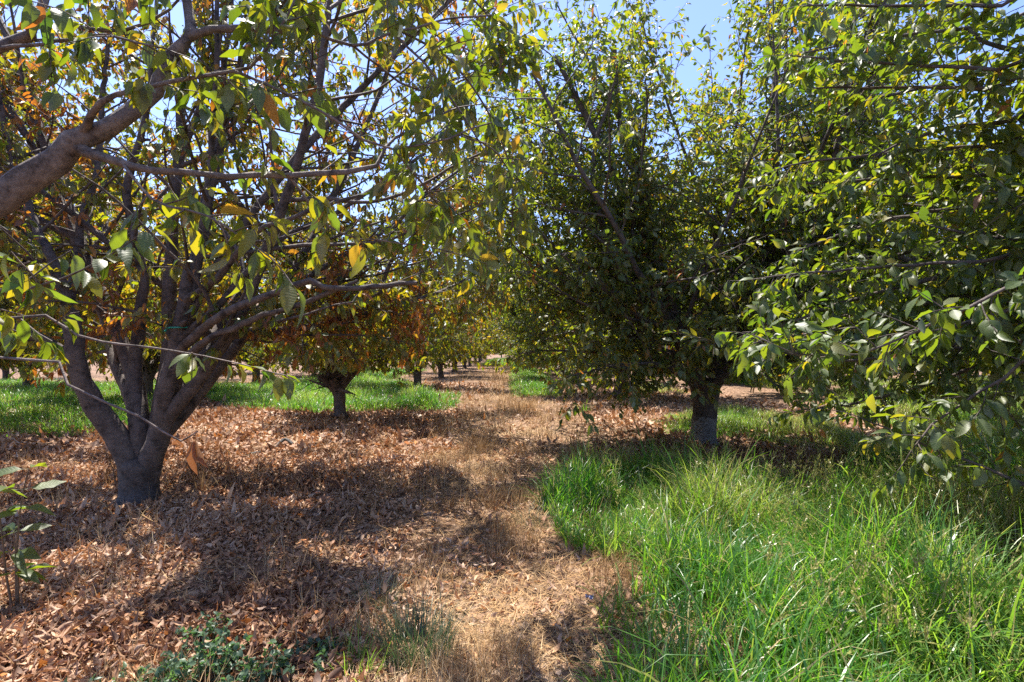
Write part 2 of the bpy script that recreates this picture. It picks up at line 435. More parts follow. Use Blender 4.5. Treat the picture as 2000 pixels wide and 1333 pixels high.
    def crown_mesh(s, origin=None):
        rng = s.rng
        pos = np.concatenate([a for a, _ in s.leaf]); d = np.concatenate([b for _, b in s.leaf]); n = len(pos)
        if s.leafkeep is not None:
            k = np.array([s.leafkeep(p) for p in pos]); pos, d = pos[k], d[k]; n = len(pos)
        nn = np.array([0, 0, 1.0]) + rng.normal(0, .45, (n, 3)); rad = pos.copy(); rad[:, :2] -= s.env_c; rad[:, 2] = 0
        nn += .35 * nrm(rad)
        L = s.leafL * np.clip(rng.normal(1, .22, n), .5, 1.5); W = L * rng.uniform(.36, .5, n)
        # clumps of colour: whole sprays turn together
        ph = rng.uniform(0, 6.28, 6)
        cl = (np.sin(pos[:, 0] * 2.1 + ph[0]) + np.sin(pos[:, 1] * 2.3 + ph[1]) + np.sin(pos[:, 2] * 2.7 + ph[2]) + np.sin(pos[:, 0] * 5 + pos[:, 2] * 4 + ph[3])) / 4
        t = s.green + .5 * s.spread * cl + rng.normal(0, s.spread * .6, n)
        y = rng.uniform(0, 1, n) < .10 * s.green / .4; t[y] += rng.uniform(.15, .35, y.sum())
        nd = int(s.dead * 260)
        cc = pos[rng.integers(0, n, nd)]
        for c in cc:
            near = ((pos - c) ** 2).sum(1) < rng.uniform(.08, .30) ** 2
            t[near] = rng.uniform(.84, 1.0, near.sum())
        for c, rr in s.rust:
            near = ((pos - c) ** 2).sum(1) < rr ** 2; t[near] = rng.uniform(.80, 1.0, near.sum())
        lone = rng.uniform(0, 1, n) < .004 + s.dead * .35; t[lone] = rng.uniform(.8, 1, lone.sum())
        dead = t > .84
        W[dead] *= .75
        return leaf_mesh(pos, d, nn, L, W, np.clip(t, 0, 1), rng, s.level, curl=.22 + .1 * s.droop)

def trunk_tube(h, r, lean, rng, n=14):
    z = np.linspace(-.06, h, n); f = np.clip(z / h, 0, 1)
    P = np.stack([lean[0] * f ** 1.3 + .012 * np.sin(z * 9), lean[1] * f ** 1.3, z], -1)
    R = r * (1 + .38 * np.exp(-np.maximum(z, 0) / .07) - .10 * np.sin(f * 3.1) + .22 * f ** 4)
    return P, R

def limb_path(rng, p, az, el, L, r0, R1=.014):
    d = np.array([math.cos(az) * math.cos(el), math.sin(az) * math.cos(el), math.sin(el)])
    P = walk(rng, np.array(p, float), d, L, .2, .055, np.array([0, 0, .030]))
    R = r0 * (1 - .85 * np.linspace(0, 1, len(P)) ** .8) + R1 * .5
    return P, R

def skirts(T, key, top, n, r, az0=0.0, span=6.283):
    """low boughs that run out nearly level and hang at their ends"""
    rng = T.rng
    for k in range(n):
        az = az0 + span * (k + rng.uniform(.2, .8)) / n; el = math.radians(rng.uniform(14, 34))
        d = np.array([math.cos(az) * math.cos(el), math.sin(az) * math.cos(el), math.sin(el)])
        lp = walk(rng, top + np.array([0, 0, rng.uniform(-.05, .45)]), d, rng.uniform(2.8, 3.8), .15, .05, np.array([0, 0, -.028]), T.env)
        lr = np.linspace(r * .26, .008, len(lp)); T.limb(key, lp, lr, 7, .04)
        T.children(key, lp, lr, start=.22, spacing=.2, l0=1.1, l1=.7, up=.0)

def standard_tree(seed, style):
    """one whole tree: returns (trunk buffer, crown mesh)"""
    T = Tree(seed, **style); rng = T.rng
    r = rng.uniform(.14, .18); h = rng.uniform(.62, .8)
    P, R = trunk_tube(h, r, rng.normal(0, .07, 2), rng); T.limb('trunk', P, R, 16, .05)
    top = P[-1]; n = rng.integers(6, 8); a0 = rng.uniform(0, 6.28)
    for k in range(n):
        az = a0 + k * 6.283 / n + rng.normal(0, .2); el = math.radians(rng.uniform(36, 66))
        lp, lr = limb_path(rng, top - np.array([0, 0, .12]), az, el, rng.uniform(5.6, 7.0), r * rng.uniform(.5, .62))
        m = next((i for i in range(4, len(lp)) if T.env(lp[i])), len(lp)); lp, lr = lp[:m], lr[:m]
        T.limb('trunk', lp, lr, 8, .04); T.children('trunk', lp, lr)
        for q in range(2):                                  # a fork
            i = int(len(lp) * rng.uniform(.2, .5)); d = lp[i + 1] - lp[i]
            fp = walk(rng, lp[i], nrm(d + rng.normal(0, .14, 3)), rng.uniform(3, 4.2), .2, .06, np.array([0, 0, .02]), T.env)
            fr = np.linspace(lr[i] * .7, .009, len(fp)); T.limb('trunk', fp, fr, 7, .04); T.children('trunk', fp, fr, l0=1.5, l1=.6)
    skirts(T, 'trunk', top + np.array([0, 0, .1]), rng.integers(5, 8), r)
    lp, lr = limb_path(rng, top - np.array([0, 0, .1]), rng.uniform(0, 6.28), math.radians(80), 6, r * .5)
    m = next((i for i in range(4, len(lp)) if T.env(lp[i])), len(lp)); lp, lr = lp[:m], lr[:m]
    T.limb('trunk', lp, lr, 8, .04); T.children('trunk', lp, lr, l0=1.4, l1=.7)
    T.leafkeep = lambda p: p[2] > 1.15 or (p[0] ** 2 + p[1] ** 2 > 1.6 and p[2] > .7)
    return T.wood['trunk'], T.crown_mesh()

YEL = dict(R=4.4, top=8.3, low=1.2, leafy=1.15, leafL=.105, droop=1.15, green=.45, spread=.22, dead=.09)
GRN = dict(R=4.4, top=8.4, low=.95, leafy=1.2, leafL=.108, droop=.65, green=.34, spread=.19, dead=.03)
protos = {}
for kind, style, seeds in (('yellow', YEL, (11, 12, 13)), ('green', GRN, (21, 22, 23))):
    for sd_ in seeds:
        tb, cm = standard_tree(sd_, style)
        print(kind, sd_, 'leaves quads', len(cm[1]))
        protos.setdefault(kind, []).append((tb, cm))

ROWS = {  # row name -> (x, kind, distances)
    'row left of the path': (-3.6, 'yellow', [11.6, 20.5, 28.5, 36.5, 44, 52, 60, 68, 77, 86, 95]),
    'row right of the path': (3.9, 'green', [16.9, 25.0, 33, 41, 49, 57, 66, 75, 85, 95]),
    'second row left of the path': (-11.0, 'yellow', [9.3, 16, 23, 30, 38]),
    'second row right of the path': (11.3, 'green', [10.5, 18, 25, 33, 41]),
    'third row left of the path': (-18.6, 'yellow', [13, 20, 27, 34]),
    'third row right of the path': (18.8, 'green', [14.5, 21, 28, 35]),
    'fourth row left of the path': (-26.2, 'yellow', [19, 27]),
    'fourth row right of the path': (26.4, 'green', [22, 30, 38]),
}
ORD = ['first', 'second', 'third', 'fourth', 'fifth', 'sixth', 'seventh', 'eighth', 'ninth', 'tenth', 'eleventh', 'twelfth', 'thirteenth']
rngp = np.random.default_rng(5)
made = {}
def place_tree(kind, x, y, label, group, rot=None, sc=None):
    i = int(rngp.integers(0, 3)); key = (kind, i)
    t = empty("cherry_tree", (x, y, float(gz(x, y))), label, "tree", group)
    t.rotation_euler = (0, 0, rngp.uniform(0, 6.28) if rot is None else rot)
    s = rngp.uniform(.92, 1.06) if sc is None else sc
    t.scale = (s, s, s)
    if key not in made:
        tb, cm = protos[kind][i]
        made[key] = (tb.obj("trunk", M_bark, t), mesh_obj("crown", cm[0], cm[1], M_leaf, t, cm[2], cm[3]))
    else:
        for src in made[key]:
            c = src.copy(); COL.link(c); c.parent = t
    return t
for row, (x, kind, dist) in ROWS.items():
    first = 1 if row in ('row left of the path', 'row right of the path') else 0
    for k, y in enumerate(dist):
        look = 'yellowing' if kind == 'yellow' else 'dense green'
        place_tree(kind, (x + rngp.normal(0, .12)) * (.95 if first and y > 24 else 1), y, f"{look} cherry tree, {ORD[k + first]} trunk in the {row}", "cherry trees planted in rows", None, rngp.uniform(1.06, 1.2) if first and y > 24 else None)
place_tree('green', -.6, 112, "small far cherry tree closing off the end of the path", "cherry trees planted in rows")

# ------------------------------------------------------------------ the four near trees, limbs traced one by one
def near_tree(seed, base, label, style, trunk, traced, extra=(), mat=M_bark, limb_mat=M_bark, keep=None, skirt=None, shrink=1.0, gaps=None, rust=()):
    """traced: list of (key, [(u, v, depth, radius px)...], grow options or None)"""
    b = np.array([base[0], base[1], float(gz(base[0], base[1]))])
    T = Tree(seed, keep=(lambda p: keep(p + b)) if keep else None, **style); rng = T.rng
    T.rust = [(px(u, v, d) - b, r) for u, v, d, r in rust]
    if gaps: T.leafkeep = lambda p: keep(p + b) and not gaps(p + b)
    root = empty("cherry_tree", tuple(b), label, "tree", "cherry trees planted in rows")
    P, R = trunk
    t_ = nrm(P[-1] - P[-2]); P = np.vstack([P] + [P[-1] + t_ * R[-1] * q for q in (.25, .45, .58, .63)]); R = np.concatenate([R, R[-1] * np.array([.93, .72, .42, .04])])
    T.limb('trunk', P, R, 22, .06); P = P[:-4]
    for key, pts, opt in traced:
        W = np.array([p[:3] if len(p) == 5 else px(*p[:3]) - b for p in pts]); Rr = np.array([p[-1] if len(p) == 5 else p[3] * p[2] / F for p in pts])
        lp, lr = smooth_path(W, Rr * shrink, .09)
        lp[1:-1] += rng.normal(0, .004, (len(lp) - 2, 3))
        ext = (opt or {}).get('ext')
        if ext:
            e = walk(rng, lp[-1], nrm(lp[-1] - lp[-4] + np.array(ext[1])), ext[0], .12, .07, np.array([0, 0, .01]), T.env)
            lr = np.concatenate([lr, np.linspace(lr[-1], .008, len(e))[1:]]); lp = np.vstack([lp, e[1:]])
        T.limb(key, lp, lr, 14 if lr[0] > .03 else 8, .07)
        for q in range(int(len(lp) / 14)):               # pruning stubs
            i = int(rng.uniform(.15, .9) * len(lp)); t_ = nrm(lp[min(i + 1, len(lp) - 1)] - lp[i - 1]); o_ = nrm(np.cross(t_, rng.normal(0, 1, 3)))
            dd = nrm(o_ + .5 * t_); rr = lr[i]
            if rr > .012: T.buf(key).tube(np.array([lp[i], lp[i] + dd * rr * .9, lp[i] + dd * rr * 1.5, lp[i] + dd * rr * rng.uniform(1.8, 3), lp[i] + dd * rr * 3.02]), rr * np.array([.75, .62, .48, .46, .05]), 8, 0, .08)
        if opt is not None:
            kids = {k: v for k, v in opt.items() if k in ('start', 'spacing', 'l0', 'l1', 'up', 'flat_low')}
            if opt.get('twigs'):
                T.twigs(key, lp, lr, opt.get('start', .1), opt['twigs'], opt.get('lmin', .22), opt.get('lmax', .6))
            else:
                T.children(key, lp, lr, **kids)
    if skirt: skirts(T, 'limb_low', P[-1], *skirt)
    for key, start, az, el, L, r0 in extra:
        lp, lr = limb_path(rng, start, math.radians(az), math.radians(el), L, r0)
        m = next((i for i in range(4, len(lp)) if T.env(lp[i]) or (i > 8 and T.keep and not T.keep(lp[i]))), len(lp)); lp, lr = lp[:m], lr[:m]
        T.limb(key, lp, lr, 9, .04); T.children(key, lp, lr)
        for q in range(2):
            i = int(len(lp) * rng.uniform(.2, .5)); d = lp[i + 1] - lp[i]
            fp = walk(rng, lp[i], nrm(d + rng.normal(0, .14, 3)), L * .65, .2, .06, np.array([0, 0, .02]), T.env)
            fp = fp[:max(4, next((i_ for i_ in range(3, len(fp)) if T.keep and not T.keep(fp[i_])), len(fp)))]
            fr = np.linspace(lr[i] * .7, .009, len(fp)); T.limb(key, fp, fr, 7, .04); T.children(key, fp, fr, l0=1.5, l1=.6)
    for key, bf in T.wood.items():
        bf.obj('trunk' if key == 'trunk' else 'limb', mat if key == 'trunk' else limb_mat, root)
    cm = T.crown_mesh()
    print(label, 'leaf quads', len(cm[1]))
    mesh_obj("crown", cm[0], cm[1], M_leaf, root, cm[2], cm[3])
    return root

SX, SY = sdir[0] / sdir[2], sdir[1] / sdir[2]
def sun_gap(p, s, seed, thr):      # crown gaps cut along the sun's slant, added to drop sun patches below
    x = np.array([p[0] - p[2] * SX]); y = np.array([p[1] - p[2] * SY])
    return vnoise(x, y, s, seed)[0] < thr

def in_view(p, m=40):
    if p[1] < .25: return False
    u = U0 + F * p[0] / p[1]; v = V0 - F * (p[2] - CAM_H) / p[1]
    return -m < u < 2000 + m and -m < v < 1333 + m

# --- first tree of the left row
r1 = np.random.default_rng(101)
D1 = 5.0
tz = np.linspace(-.05, .36, 16); tf = np.clip(tz / .36, 0, 1)
trunk1 = (np.stack([.03 * tf, 0 * tf, tz], -1), .168 * (1 + .42 * np.exp(-np.maximum(tz, 0) / .06) - .05 * np.sin(tf * 3.1)))
T1 = [
    ('limb_a', [(264, 960, 5.0, 29), (252, 905, 5.0, 28), (226, 848, 4.98, 27), (184, 792, 4.9, 24), (162, 745, 4.85, 22), (145, 690, 4.8, 21), (143, 640, 4.8, 19), (128, 580, 4.85, 15), (98, 500, 4.9, 12), (64, 430, 5.0, 10), (30, 330, 5.1, 8)], dict(start=.4, ext=(1.5, (0, 0, .6)), spacing=.24, l0=1.4, l1=.8)),
    ('limb_a', [(128, 690, 4.8, 13), (77, 660, 4.7, 11), (26, 638, 4.6, 9), (-60, 610, 4.5, 7), (-160, 560, 4.4, 5)], dict(start=.3, spacing=.3, l0=1.0, l1=.6)),
    ('limb_a', [(132, 600, 4.85, 12), (150, 520, 5.1, 10), (160, 430, 5.3, 9), (190, 330, 5.5, 7), (200, 200, 5.7, 6), (215, 60, 5.8, 4)], dict(start=.2, spacing=.26, l0=1.3, l1=.7)),
    ('limb_b', [(278, 960, 5.0, 29), (293, 900, 5.0, 28), (312, 845, 5.0, 26), (321, 792, 4.95, 21), (325, 749, 4.9, 20), (342, 690, 4.9, 19), (350, 642, 4.9, 18), (359, 600, 4.9, 16), (366, 544, 4.95, 14), (387, 493, 5.0, 12), (404, 440, 5.1, 10), (410, 340, 5.2, 9), (430, 230, 5.3, 7), (440, 100, 5.4, 6)], dict(start=.45, ext=(1.2, (.2, 0, .6)), spacing=.24, l0=1.4, l1=.8)),
    ('limb_c', [(362, 590, 4.9, 11), (423, 544, 4.7, 9), (462, 497, 4.6, 8), (492, 458, 4.5, 7), (560, 430, 4.4, 6), (640, 400, 4.4, 5), (712, 380, 4.5, 4)], dict(start=.35, spacing=.24, l0=.9, l1=.6)),
    ('limb_d', [(352, 665, 4.9, 10), (428, 595, 4.8, 8.5), (466, 548, 4.8, 7.5), (526, 488, 4.9, 7), (569, 454, 5.0, 6), (650, 420, 5.2, 6), (740, 360, 5.5, 5), (830, 300, 5.8, 4)], dict(start=.4, spacing=.24, l0=1.1, l1=.6)),
    ('limb_e', [(346, 690, 4.9, 12), (400, 640, 4.6, 11), (453, 606, 4.4, 10), (513, 582, 4.3, 9), (590, 552, 4.2, 8), (607, 546, 4.2, 8), (632, 560, 4.2, 7.5), (700, 564, 4.2, 7), (780, 556, 4.2, 6), (815, 553, 4.2, 5)], dict(start=.45, spacing=.3, l0=.7, l1=.5)),
    ('limb_f', [(345, 720, 4.9, 11), (400, 668, 4.6, 9), (453, 642, 4.5, 8), (513, 617, 4.4, 7), (569, 600, 4.3, 6.5), (633, 576, 4.25, 6), (700, 548, 4.2, 4)], dict(start=.35, spacing=.3, l0=.8, l1=.5)),
    ('limb_g', [(272, 930, 5.05, 28), (272, 835, 5.1, 22), (261, 766, 5.2, 18), (265, 706, 5.25, 16), (275, 600, 5.3, 13), (280, 540, 5.3, 11), (262, 460, 5.3, 10), (248, 370, 5.3, 9), (268, 290, 5.3, 8), (290, 200, 5.3, 6), (300, 60, 5.3, 5)], dict(start=.35, ext=(1.3, (0, .1, .5)), spacing=.25, l0=1.4, l1=.8)),
    ('limb_h', [(310, 800, 5.0, 10), (400, 690, 5.3, 7), (520, 655, 5.8, 6), (640, 640, 6.2, 4), (720, 620, 6.6, 3)], dict(start=.35, spacing=.25, l0=.9, l1=.6)),
]
T1 += [
    ('limb_l', [(355, 640, 4.95, 12), (450, 480, 5.1, 10), (560, 330, 5.3, 9), (680, 200, 5.5, 8), (790, 90, 5.6, 6), (880, 0, 5.7, 5)], dict(start=.3, ext=(1.0, (.3, 0, .1)), spacing=.22, l0=1.2, l1=.9)),
]
EX1 = [('limb_p', (.05, .1, .5), 100, 68, 7, .08), ('limb_r', (.0, .1, .5), 150, 62, 7, .08), ('limb_i', (.05, .1, .5), 75, 55, 5.5, .085), ('limb_j', (.1, .05, .55), 30, 52, 5.6, .08), ('limb_n', (.1, .05, .55), -12, 56, 5.8, .07), ('limb_o', (.1, .05, .55), 12, 64, 5.8, .07), ('limb_k', (-.05, .1, .5), 130, 52, 5.4, .08)]
near_tree(101, (px(270, 985, 5.0)[0], 5.0), "yellowing cherry tree with forked dark trunk, nearest trunk left of the path",
          dict(YEL, R=4.7, top=8.0, low=.9, level=2, leafy=1.35, leafL=.10, dead=.36, green=.48, sp=1.12), trunk1, T1, EX1, M_bark_tar, M_bark, shrink=.78, gaps=lambda p: p[2] > 2.3 and sun_gap(p, 5.5, 77, .53 if p[1] < 6.6 else .40), rust=((90, 215, 4.9, .4), (120, 260, 5.6, .45), (200, 130, 5.2, .3), (60, 250, 6.0, .5), (290, 640, 5.3, .35)),
          keep=lambda p: p[1] > 3.0 and not (p[0] > -3.0 and p[2] < 1.3) and not (abs(p[0] + 3.55) < .75 and p[1] < 5.5 and p[2] < 1.55) and not (p[1] < 4.5 and p[2] < 2.0 + .8 * (p[0] > -2.6)) and p[0] < 1.1 - .15 * max(0, p[2] - 3) and not (p[0] > -.9 and p[2] < 1.9))

# --- the tree beside the camera on the left: only its limbs reach into the picture
bNL = (-3.6, .4)
bl = np.array([bNL[0], bNL[1], float(gz(*bNL))])
def W_(x, y, z, r): return (x - bl[0], y - bl[1], z - bl[2], 0, r)
tz2 = np.linspace(-.05, .8, 14)
trunkN = (np.stack([.05 * tz2, .03 * tz2, tz2], -1), .18 * (1 + .3 * np.exp(-np.maximum(tz2, 0) / .07) + .1 * tz2))
near0 = (0, 0.0)
TN = [
    ('limb_a', [(.0, .0, .6, 0, .13), (.25, .75, 1.15, 0, .118), (.75, 1.55, 1.75, 0, .108), (0, 390, 2.4, 42), (56, 352, 2.4, 40), (112, 315, 2.4, 37), (150, 280, 2.4, 34), (210, 251, 2.42, 28), (270, 210, 2.45, 25), (304, 180, 2.5, 22), (326, 127, 2.5, 20), (356, 94, 2.5, 19), (375, 67, 2.5, 17), (367, 22, 2.55, 14), (360, -60, 2.6, 11), (350, -200, 2.7, 8)], None),
    ('limb_b', [(370, 72, 2.5, 14), (412, 58, 2.5, 12), (487, 56, 2.5, 11), (562, 60, 2.52, 10), (607, 49, 2.55, 9), (637, 34, 2.6, 8), (645, -20, 2.6, 6), (660, -120, 2.7, 5)], dict(start=.3, spacing=.3, l0=.8, l1=.6)),
    ('limb_c', [(150, 288, 2.4, 20), (180, 300, 2.38, 16), (210, 311, 2.35, 13), (262, 326, 2.3, 11), (356, 337, 2.3, 9.5), (450, 343, 2.3, 9), (562, 341, 2.35, 8.5), (680, 336, 2.4, 8), (732, 322, 2.45, 7), (752, 290, 2.5, 5), (800, 255, 2.6, 4), (880, 215, 2.8, 3)], dict(twigs=0.134, start=.22, lmin=.15, lmax=.4)),
    ('limb_d', [(155, 270, 2.4, 14), (180, 224, 2.3, 11), (199, 202, 2.25, 9), (232, 184, 2.25, 7), (281, 172, 2.25, 6.5), (337, 157, 2.25, 6.5), (375, 154, 2.25, 6), (450, 142, 2.25, 5.5), (484, 131, 2.25, 5), (521, 94, 2.3, 4.5), (562, 30, 2.3, 4), (590, -60, 2.4, 3)], dict(twigs=0.100, start=.25, lmin=.15, lmax=.4)),
    ('limb_d', [(460, 140, 2.25, 5), (525, 165, 2.25, 4.5), (581, 195, 2.3, 4.5), (652, 236, 2.3, 4), (712, 276, 2.35, 4), (768, 292, 2.4, 3.5), (840, 280, 2.4, 3), (960, 240, 2.5, 2.2)], dict(twigs=0.084, start=.1, lmin=.15, lmax=.42)),
    ('limb_e', [(.1, .1, .7, 0, .09), (.3, 1.0, 1.9, 0, .07), (-10, 95, 2.6, 17), (56, 56, 2.6, 15), (82, 15, 2.65, 13), (100, -60, 2.7, 11), (130, -200, 2.8, 8)], None),
    ('limb_e', [(75, 25, 2.65, 8), (157, 52, 2.6, 6), (240, 60, 2.6, 5), (330, 20, 2.6, 4), (400, -60, 2.6, 3)], dict(twigs=0.092, start=.2)),
    ('limb_e', [(0, 95, 2.6, 6), (112, 82, 2.5, 5), (210, 71, 2.4, 4), (300, 90, 2.3, 3)], dict(twigs=0.117, start=.2)),
    ('limb_c', [(240, 320, 2.3, 5), (300, 390, 2.2, 4), (400, 420, 2.1, 3.5), (480, 470, 2.1, 2.5)], dict(twigs=0.100, start=.2, lmin=.1, lmax=.3)),
    ('limb_c', [(560, 338, 2.35, 4.5), (600, 390, 2.4, 4), (640, 445, 2.5, 3), (740, 470, 2.7, 2.5), (830, 480, 2.8, 2)], dict(twigs=0.076, start=.2, lmin=.12, lmax=.35)),
    ('limb_f', [(.1, .25, .7, 0, .045), (.6, 1.0, 1.15, 0, .02), (-20, 700, 1.55, 4.5), (128, 749, 1.55, 4), (214, 784, 1.55, 3.5), (321, 843, 1.55, 3), (359, 858, 1.55, 2.5), (376, 849, 1.55, 2.4), (386, 843, 1.55, 2)], None),
    ('limb_f', [(.4, .7, 1.0, 0, .02), (-20, 628, 2.3, 5), (150, 655, 2.4, 4), (240, 677, 2.4, 3.5), (342, 685, 2.5, 3), (395, 695, 2.5, 2)], dict(twigs=0.184, start=.35, lmin=.1, lmax=.25)),
    ('limb_f', [(.4, .6, 1.2, 0, .03), (-30, 575, 1.75, 5), (60, 560, 1.75, 4), (120, 545, 1.75, 3)], dict(twigs=0.076, start=.4, lmin=.1, lmax=.25)),
    ('limb_b', [(600, 55, 2.55, 6), (690, 90, 2.6, 5), (780, 60, 2.7, 4), (870, 40, 2.8, 3.5), (960, 30, 2.9, 2.5)], dict(twigs=0.072, start=.1, lmin=.2, lmax=.5)),
    ('limb_b', [(770, 66, 2.7, 4), (850, 150, 2.65, 3.5), (900, 220, 2.6, 3), (950, 300, 2.6, 2)], dict(twigs=0.072, start=.15, lmin=.15, lmax=.4)),
]
TN += [
    ('limb_b', [(640, 20, 2.6, 6), (740, -40, 2.9, 5), (860, -60, 3.3, 4), (960, 40, 3.7, 3), (1030, 150, 3.9, 2)], dict(twigs=.05, start=.2, lmin=.25, lmax=.65)),
    ('limb_b', [(780, 60, 2.7, 4), (880, 120, 3.1, 3.5), (960, 230, 3.5, 3), (1010, 360, 3.8, 2)], dict(twigs=.048, start=.2, lmin=.2, lmax=.5)),
    ('limb_d', [(900, 262, 2.45, 3), (960, 290, 2.9, 2.6), (1000, 350, 3.3, 2.2), (1000, 450, 3.6, 1.8)], dict(twigs=.05, start=.2, lmin=.2, lmax=.5)),
    ('limb_b', [(690, 90, 2.6, 4), (800, 170, 3.0, 3.4), (900, 160, 3.4, 2.8), (1000, 80, 3.8, 2)], dict(twigs=.05, start=.25, lmin=.2, lmax=.5)),
    ('limb_d', [(768, 292, 2.4, 3.5), (840, 380, 2.8, 3), (900, 440, 3.2, 2.5), (940, 500, 3.5, 2)], dict(twigs=.048, start=.1, lmin=.15, lmax=.4)),
]
EXN = [('limb_g', (0, -.05, .6), 200, 50, 5.0, .09), ('limb_h', (0, -.05, .6), 260, 52, 5.0, .09), ('limb_i', (0, 0, .65), 140, 62, 5.0, .08)]
near_tree(202, bNL, "grey limbed cherry tree reaching in over the upper left, its trunk beside the camera",
          dict(YEL, R=6.0, top=7.0, level=2, leafy=1.25, dead=.0, green=.36, leafL=.108), trunkN, TN, EXN, M_bark_grey, M_bark_grey, shrink=.64, gaps=lambda p: p[1] > 1.2 and sun_gap(p, 6.0, 79, .30),
          keep=lambda p: (not in_view(p, 60)) or (p[1] > 1.4 and p[2] > 1.2 and p[1] < 4.2))

# --- first tree of the right row, with the whitewashed foot
bA = (px(1374, 868, 8.2)[0], 8.2)
tz3 = np.linspace(-.05, .95, 16); tf3 = np.clip(tz3 / .95, 0, 1)
trunkA = (np.stack([.03 * tf3, 0 * tf3, tz3], -1), .20 * (1 + .25 * np.exp(-np.maximum(tz3, 0) / .07) - .08 * np.sin(tf3 * 3.1) + .15 * tf3 ** 3))
TA = [
    ('limb_a', [(1372, 765, 8.2, 15), (1358, 710, 8.1, 13), (1342, 655, 8.0, 11), (1312, 622, 7.9, 10), (1280, 600, 7.8, 9), (1230, 560, 7.6, 8), (1190, 480, 7.5, 7), (1160, 380, 7.4, 6)], dict(start=.2, ext=(1.8, (0, 0, .6)), spacing=.2, l0=1.6, l1=.8)),
    ('limb_b', [(1382, 765, 8.2, 14), (1400, 690, 8.2, 13), (1408, 612, 8.2, 11), (1432, 551, 8.1, 10), (1450, 480, 8.0, 9), (1480, 400, 8.0, 8), (1492, 340, 8.0, 7), (1500, 270, 8.0, 6), (1520, 120, 8.0, 5)], dict(start=.2, ext=(1.5, (0, 0, .6)), spacing=.2, l0=1.7, l1=.8)),
    ('limb_c', [(1385, 770, 8.2, 13), (1440, 680, 8.0, 11), (1500, 600, 7.8, 9), (1580, 540, 7.6, 8), (1660, 440, 7.4, 7), (1720, 300, 7.3, 6)], dict(start=.2, ext=(1.6, (0, 0, .5)), spacing=.2, l0=1.7, l1=.8)),
]
TA += [
    ('limb_p', [(1360, 740, 8.2, 11), (1310, 580, 8.0, 9), (1230, 400, 7.8, 7.5), (1150, 240, 7.6, 6), (1085, 110, 7.5, 4)], dict(start=.25, spacing=.16, l0=1.3, l1=.9)),
    ('limb_q', [(1365, 740, 8.2, 10), (1290, 610, 8.4, 8), (1170, 460, 8.6, 7), (1070, 330, 8.8, 5), (1010, 230, 9.0, 4)], dict(start=.3, spacing=.16, l0=1.2, l1=.9)),
    ('limb_r', [(1300, 560, 8.0, 8), (1250, 380, 8.2, 7), (1210, 230, 8.2, 6), (1200, 90, 8.2, 4)], dict(start=.2, spacing=.16, l0=1.2, l1=.8)),
]
EXA = [('limb_m', (.0, .0, .85), 15, 70, 7, .08), ('limb_n', (.0, .0, .85), -18, 60, 7, .08), ('limb_o', (.0, .0, .85), -40, 66, 7, .08), ('limb_j', (.0, .0, .85), 190, 62, 6.5, .08), ('limb_k', (.0, .0, .85), 0, 64, 6.5, .08), ('limb_l', (.0, .0, .85), 165, 38, 5, .07), ('limb_e', (0, .05, .8), 80, 58, 6, .09), ('limb_f', (0, .05, .8), 30, 52, 6, .085), ('limb_g', (0, .05, .8), 145, 50, 6, .085), ('limb_h', (.02, -.05, .8), 300, 46, 5.6, .075), ('limb_i', (.0, -.05, .8), 235, 42, 5.4, .07)]
near_tree(303, bA, "dense green cherry tree with worn whitewash on its trunk, right of the path",
          dict(GRN, R=4.3, top=8.4, level=2, leafy=.75, leafL=.108, green=.36, sp=1.2), trunkA, TA, EXA, M_bark_paint, M_bark, skirt=(9, .17), gaps=lambda p: p[2] > 2.6 and p[1] < 6.6 and sun_gap(p, 4.0, 78, .50),
          keep=lambda p: p[1] > 5.4 - .05 * (p[2] - 1) and not (p[0] < .6 and p[2] < 1.2))

# --- the tree beside the camera on the right
bR = (4.6, 2.3)
br = np.array([bR[0], bR[1], float(gz(*bR))])
TR = []
def reach(key, pts, start_h=.8, r=.05, opt=None):
    pts = [(a, b, c * 1.42, d_ / 1.5) for a, b, c, d_ in pts]
    p0 = px(pts[0][0], pts[0][1], pts[0][2]) - br
    mid = p0 * .5 + np.array([0, 0, .18]); mid[2] = max(mid[2], .45)
    TR.append((key, [(0, 0, start_h, 0, r), (mid[0], mid[1], mid[2], 0, r * .8)] + pts, opt))
tw = dict(twigs=.05, start=.3, lmin=.2, lmax=.55)
reach('limb_a', [(2060, 500, 2.7, 10), (1900, 530, 2.8, 7), (1760, 560, 2.9, 6), (1620, 600, 3.0, 4.5), (1520, 640, 3.0, 3), (1450, 650, 3.0, 2)], .8, .05, tw)
reach('limb_b', [(2060, 640, 2.6, 9), (1900, 665, 2.65, 7), (1780, 690, 2.7, 5), (1640, 705, 2.7, 4), (1540, 690, 2.7, 3), (1480, 665, 2.7, 2)], .7, .045, tw)
reach('limb_b', [(2060, 670, 3.0, 8), (1900, 720, 3.1, 6), (1780, 760, 3.1, 5), (1660, 790, 3.1, 4), (1570, 800, 3.1, 2.5)], .7, .04, tw)
reach('limb_d', [(2060, 380, 2.8, 10), (1920, 400, 2.9, 7), (1780, 420, 3.0, 5), (1660, 450, 3.2, 4), (1560, 490, 3.3, 3)], .85, .05, tw)
reach('limb_e', [(2060, 250, 2.7, 9), (1950, 240, 2.7, 7), (1860, 250, 2.75, 5), (1780, 270, 2.8, 4), (1720, 300, 2.8, 3)], .85, .05, tw)
reach('limb_f', [(2060, 120, 2.7, 9), (1980, 100, 2.8, 7), (1900, 70, 2.9, 5), (1880, 20, 3.0, 3)], .85, .05, dict(twigs=.09, start=.35, lmin=.2, lmax=.5))
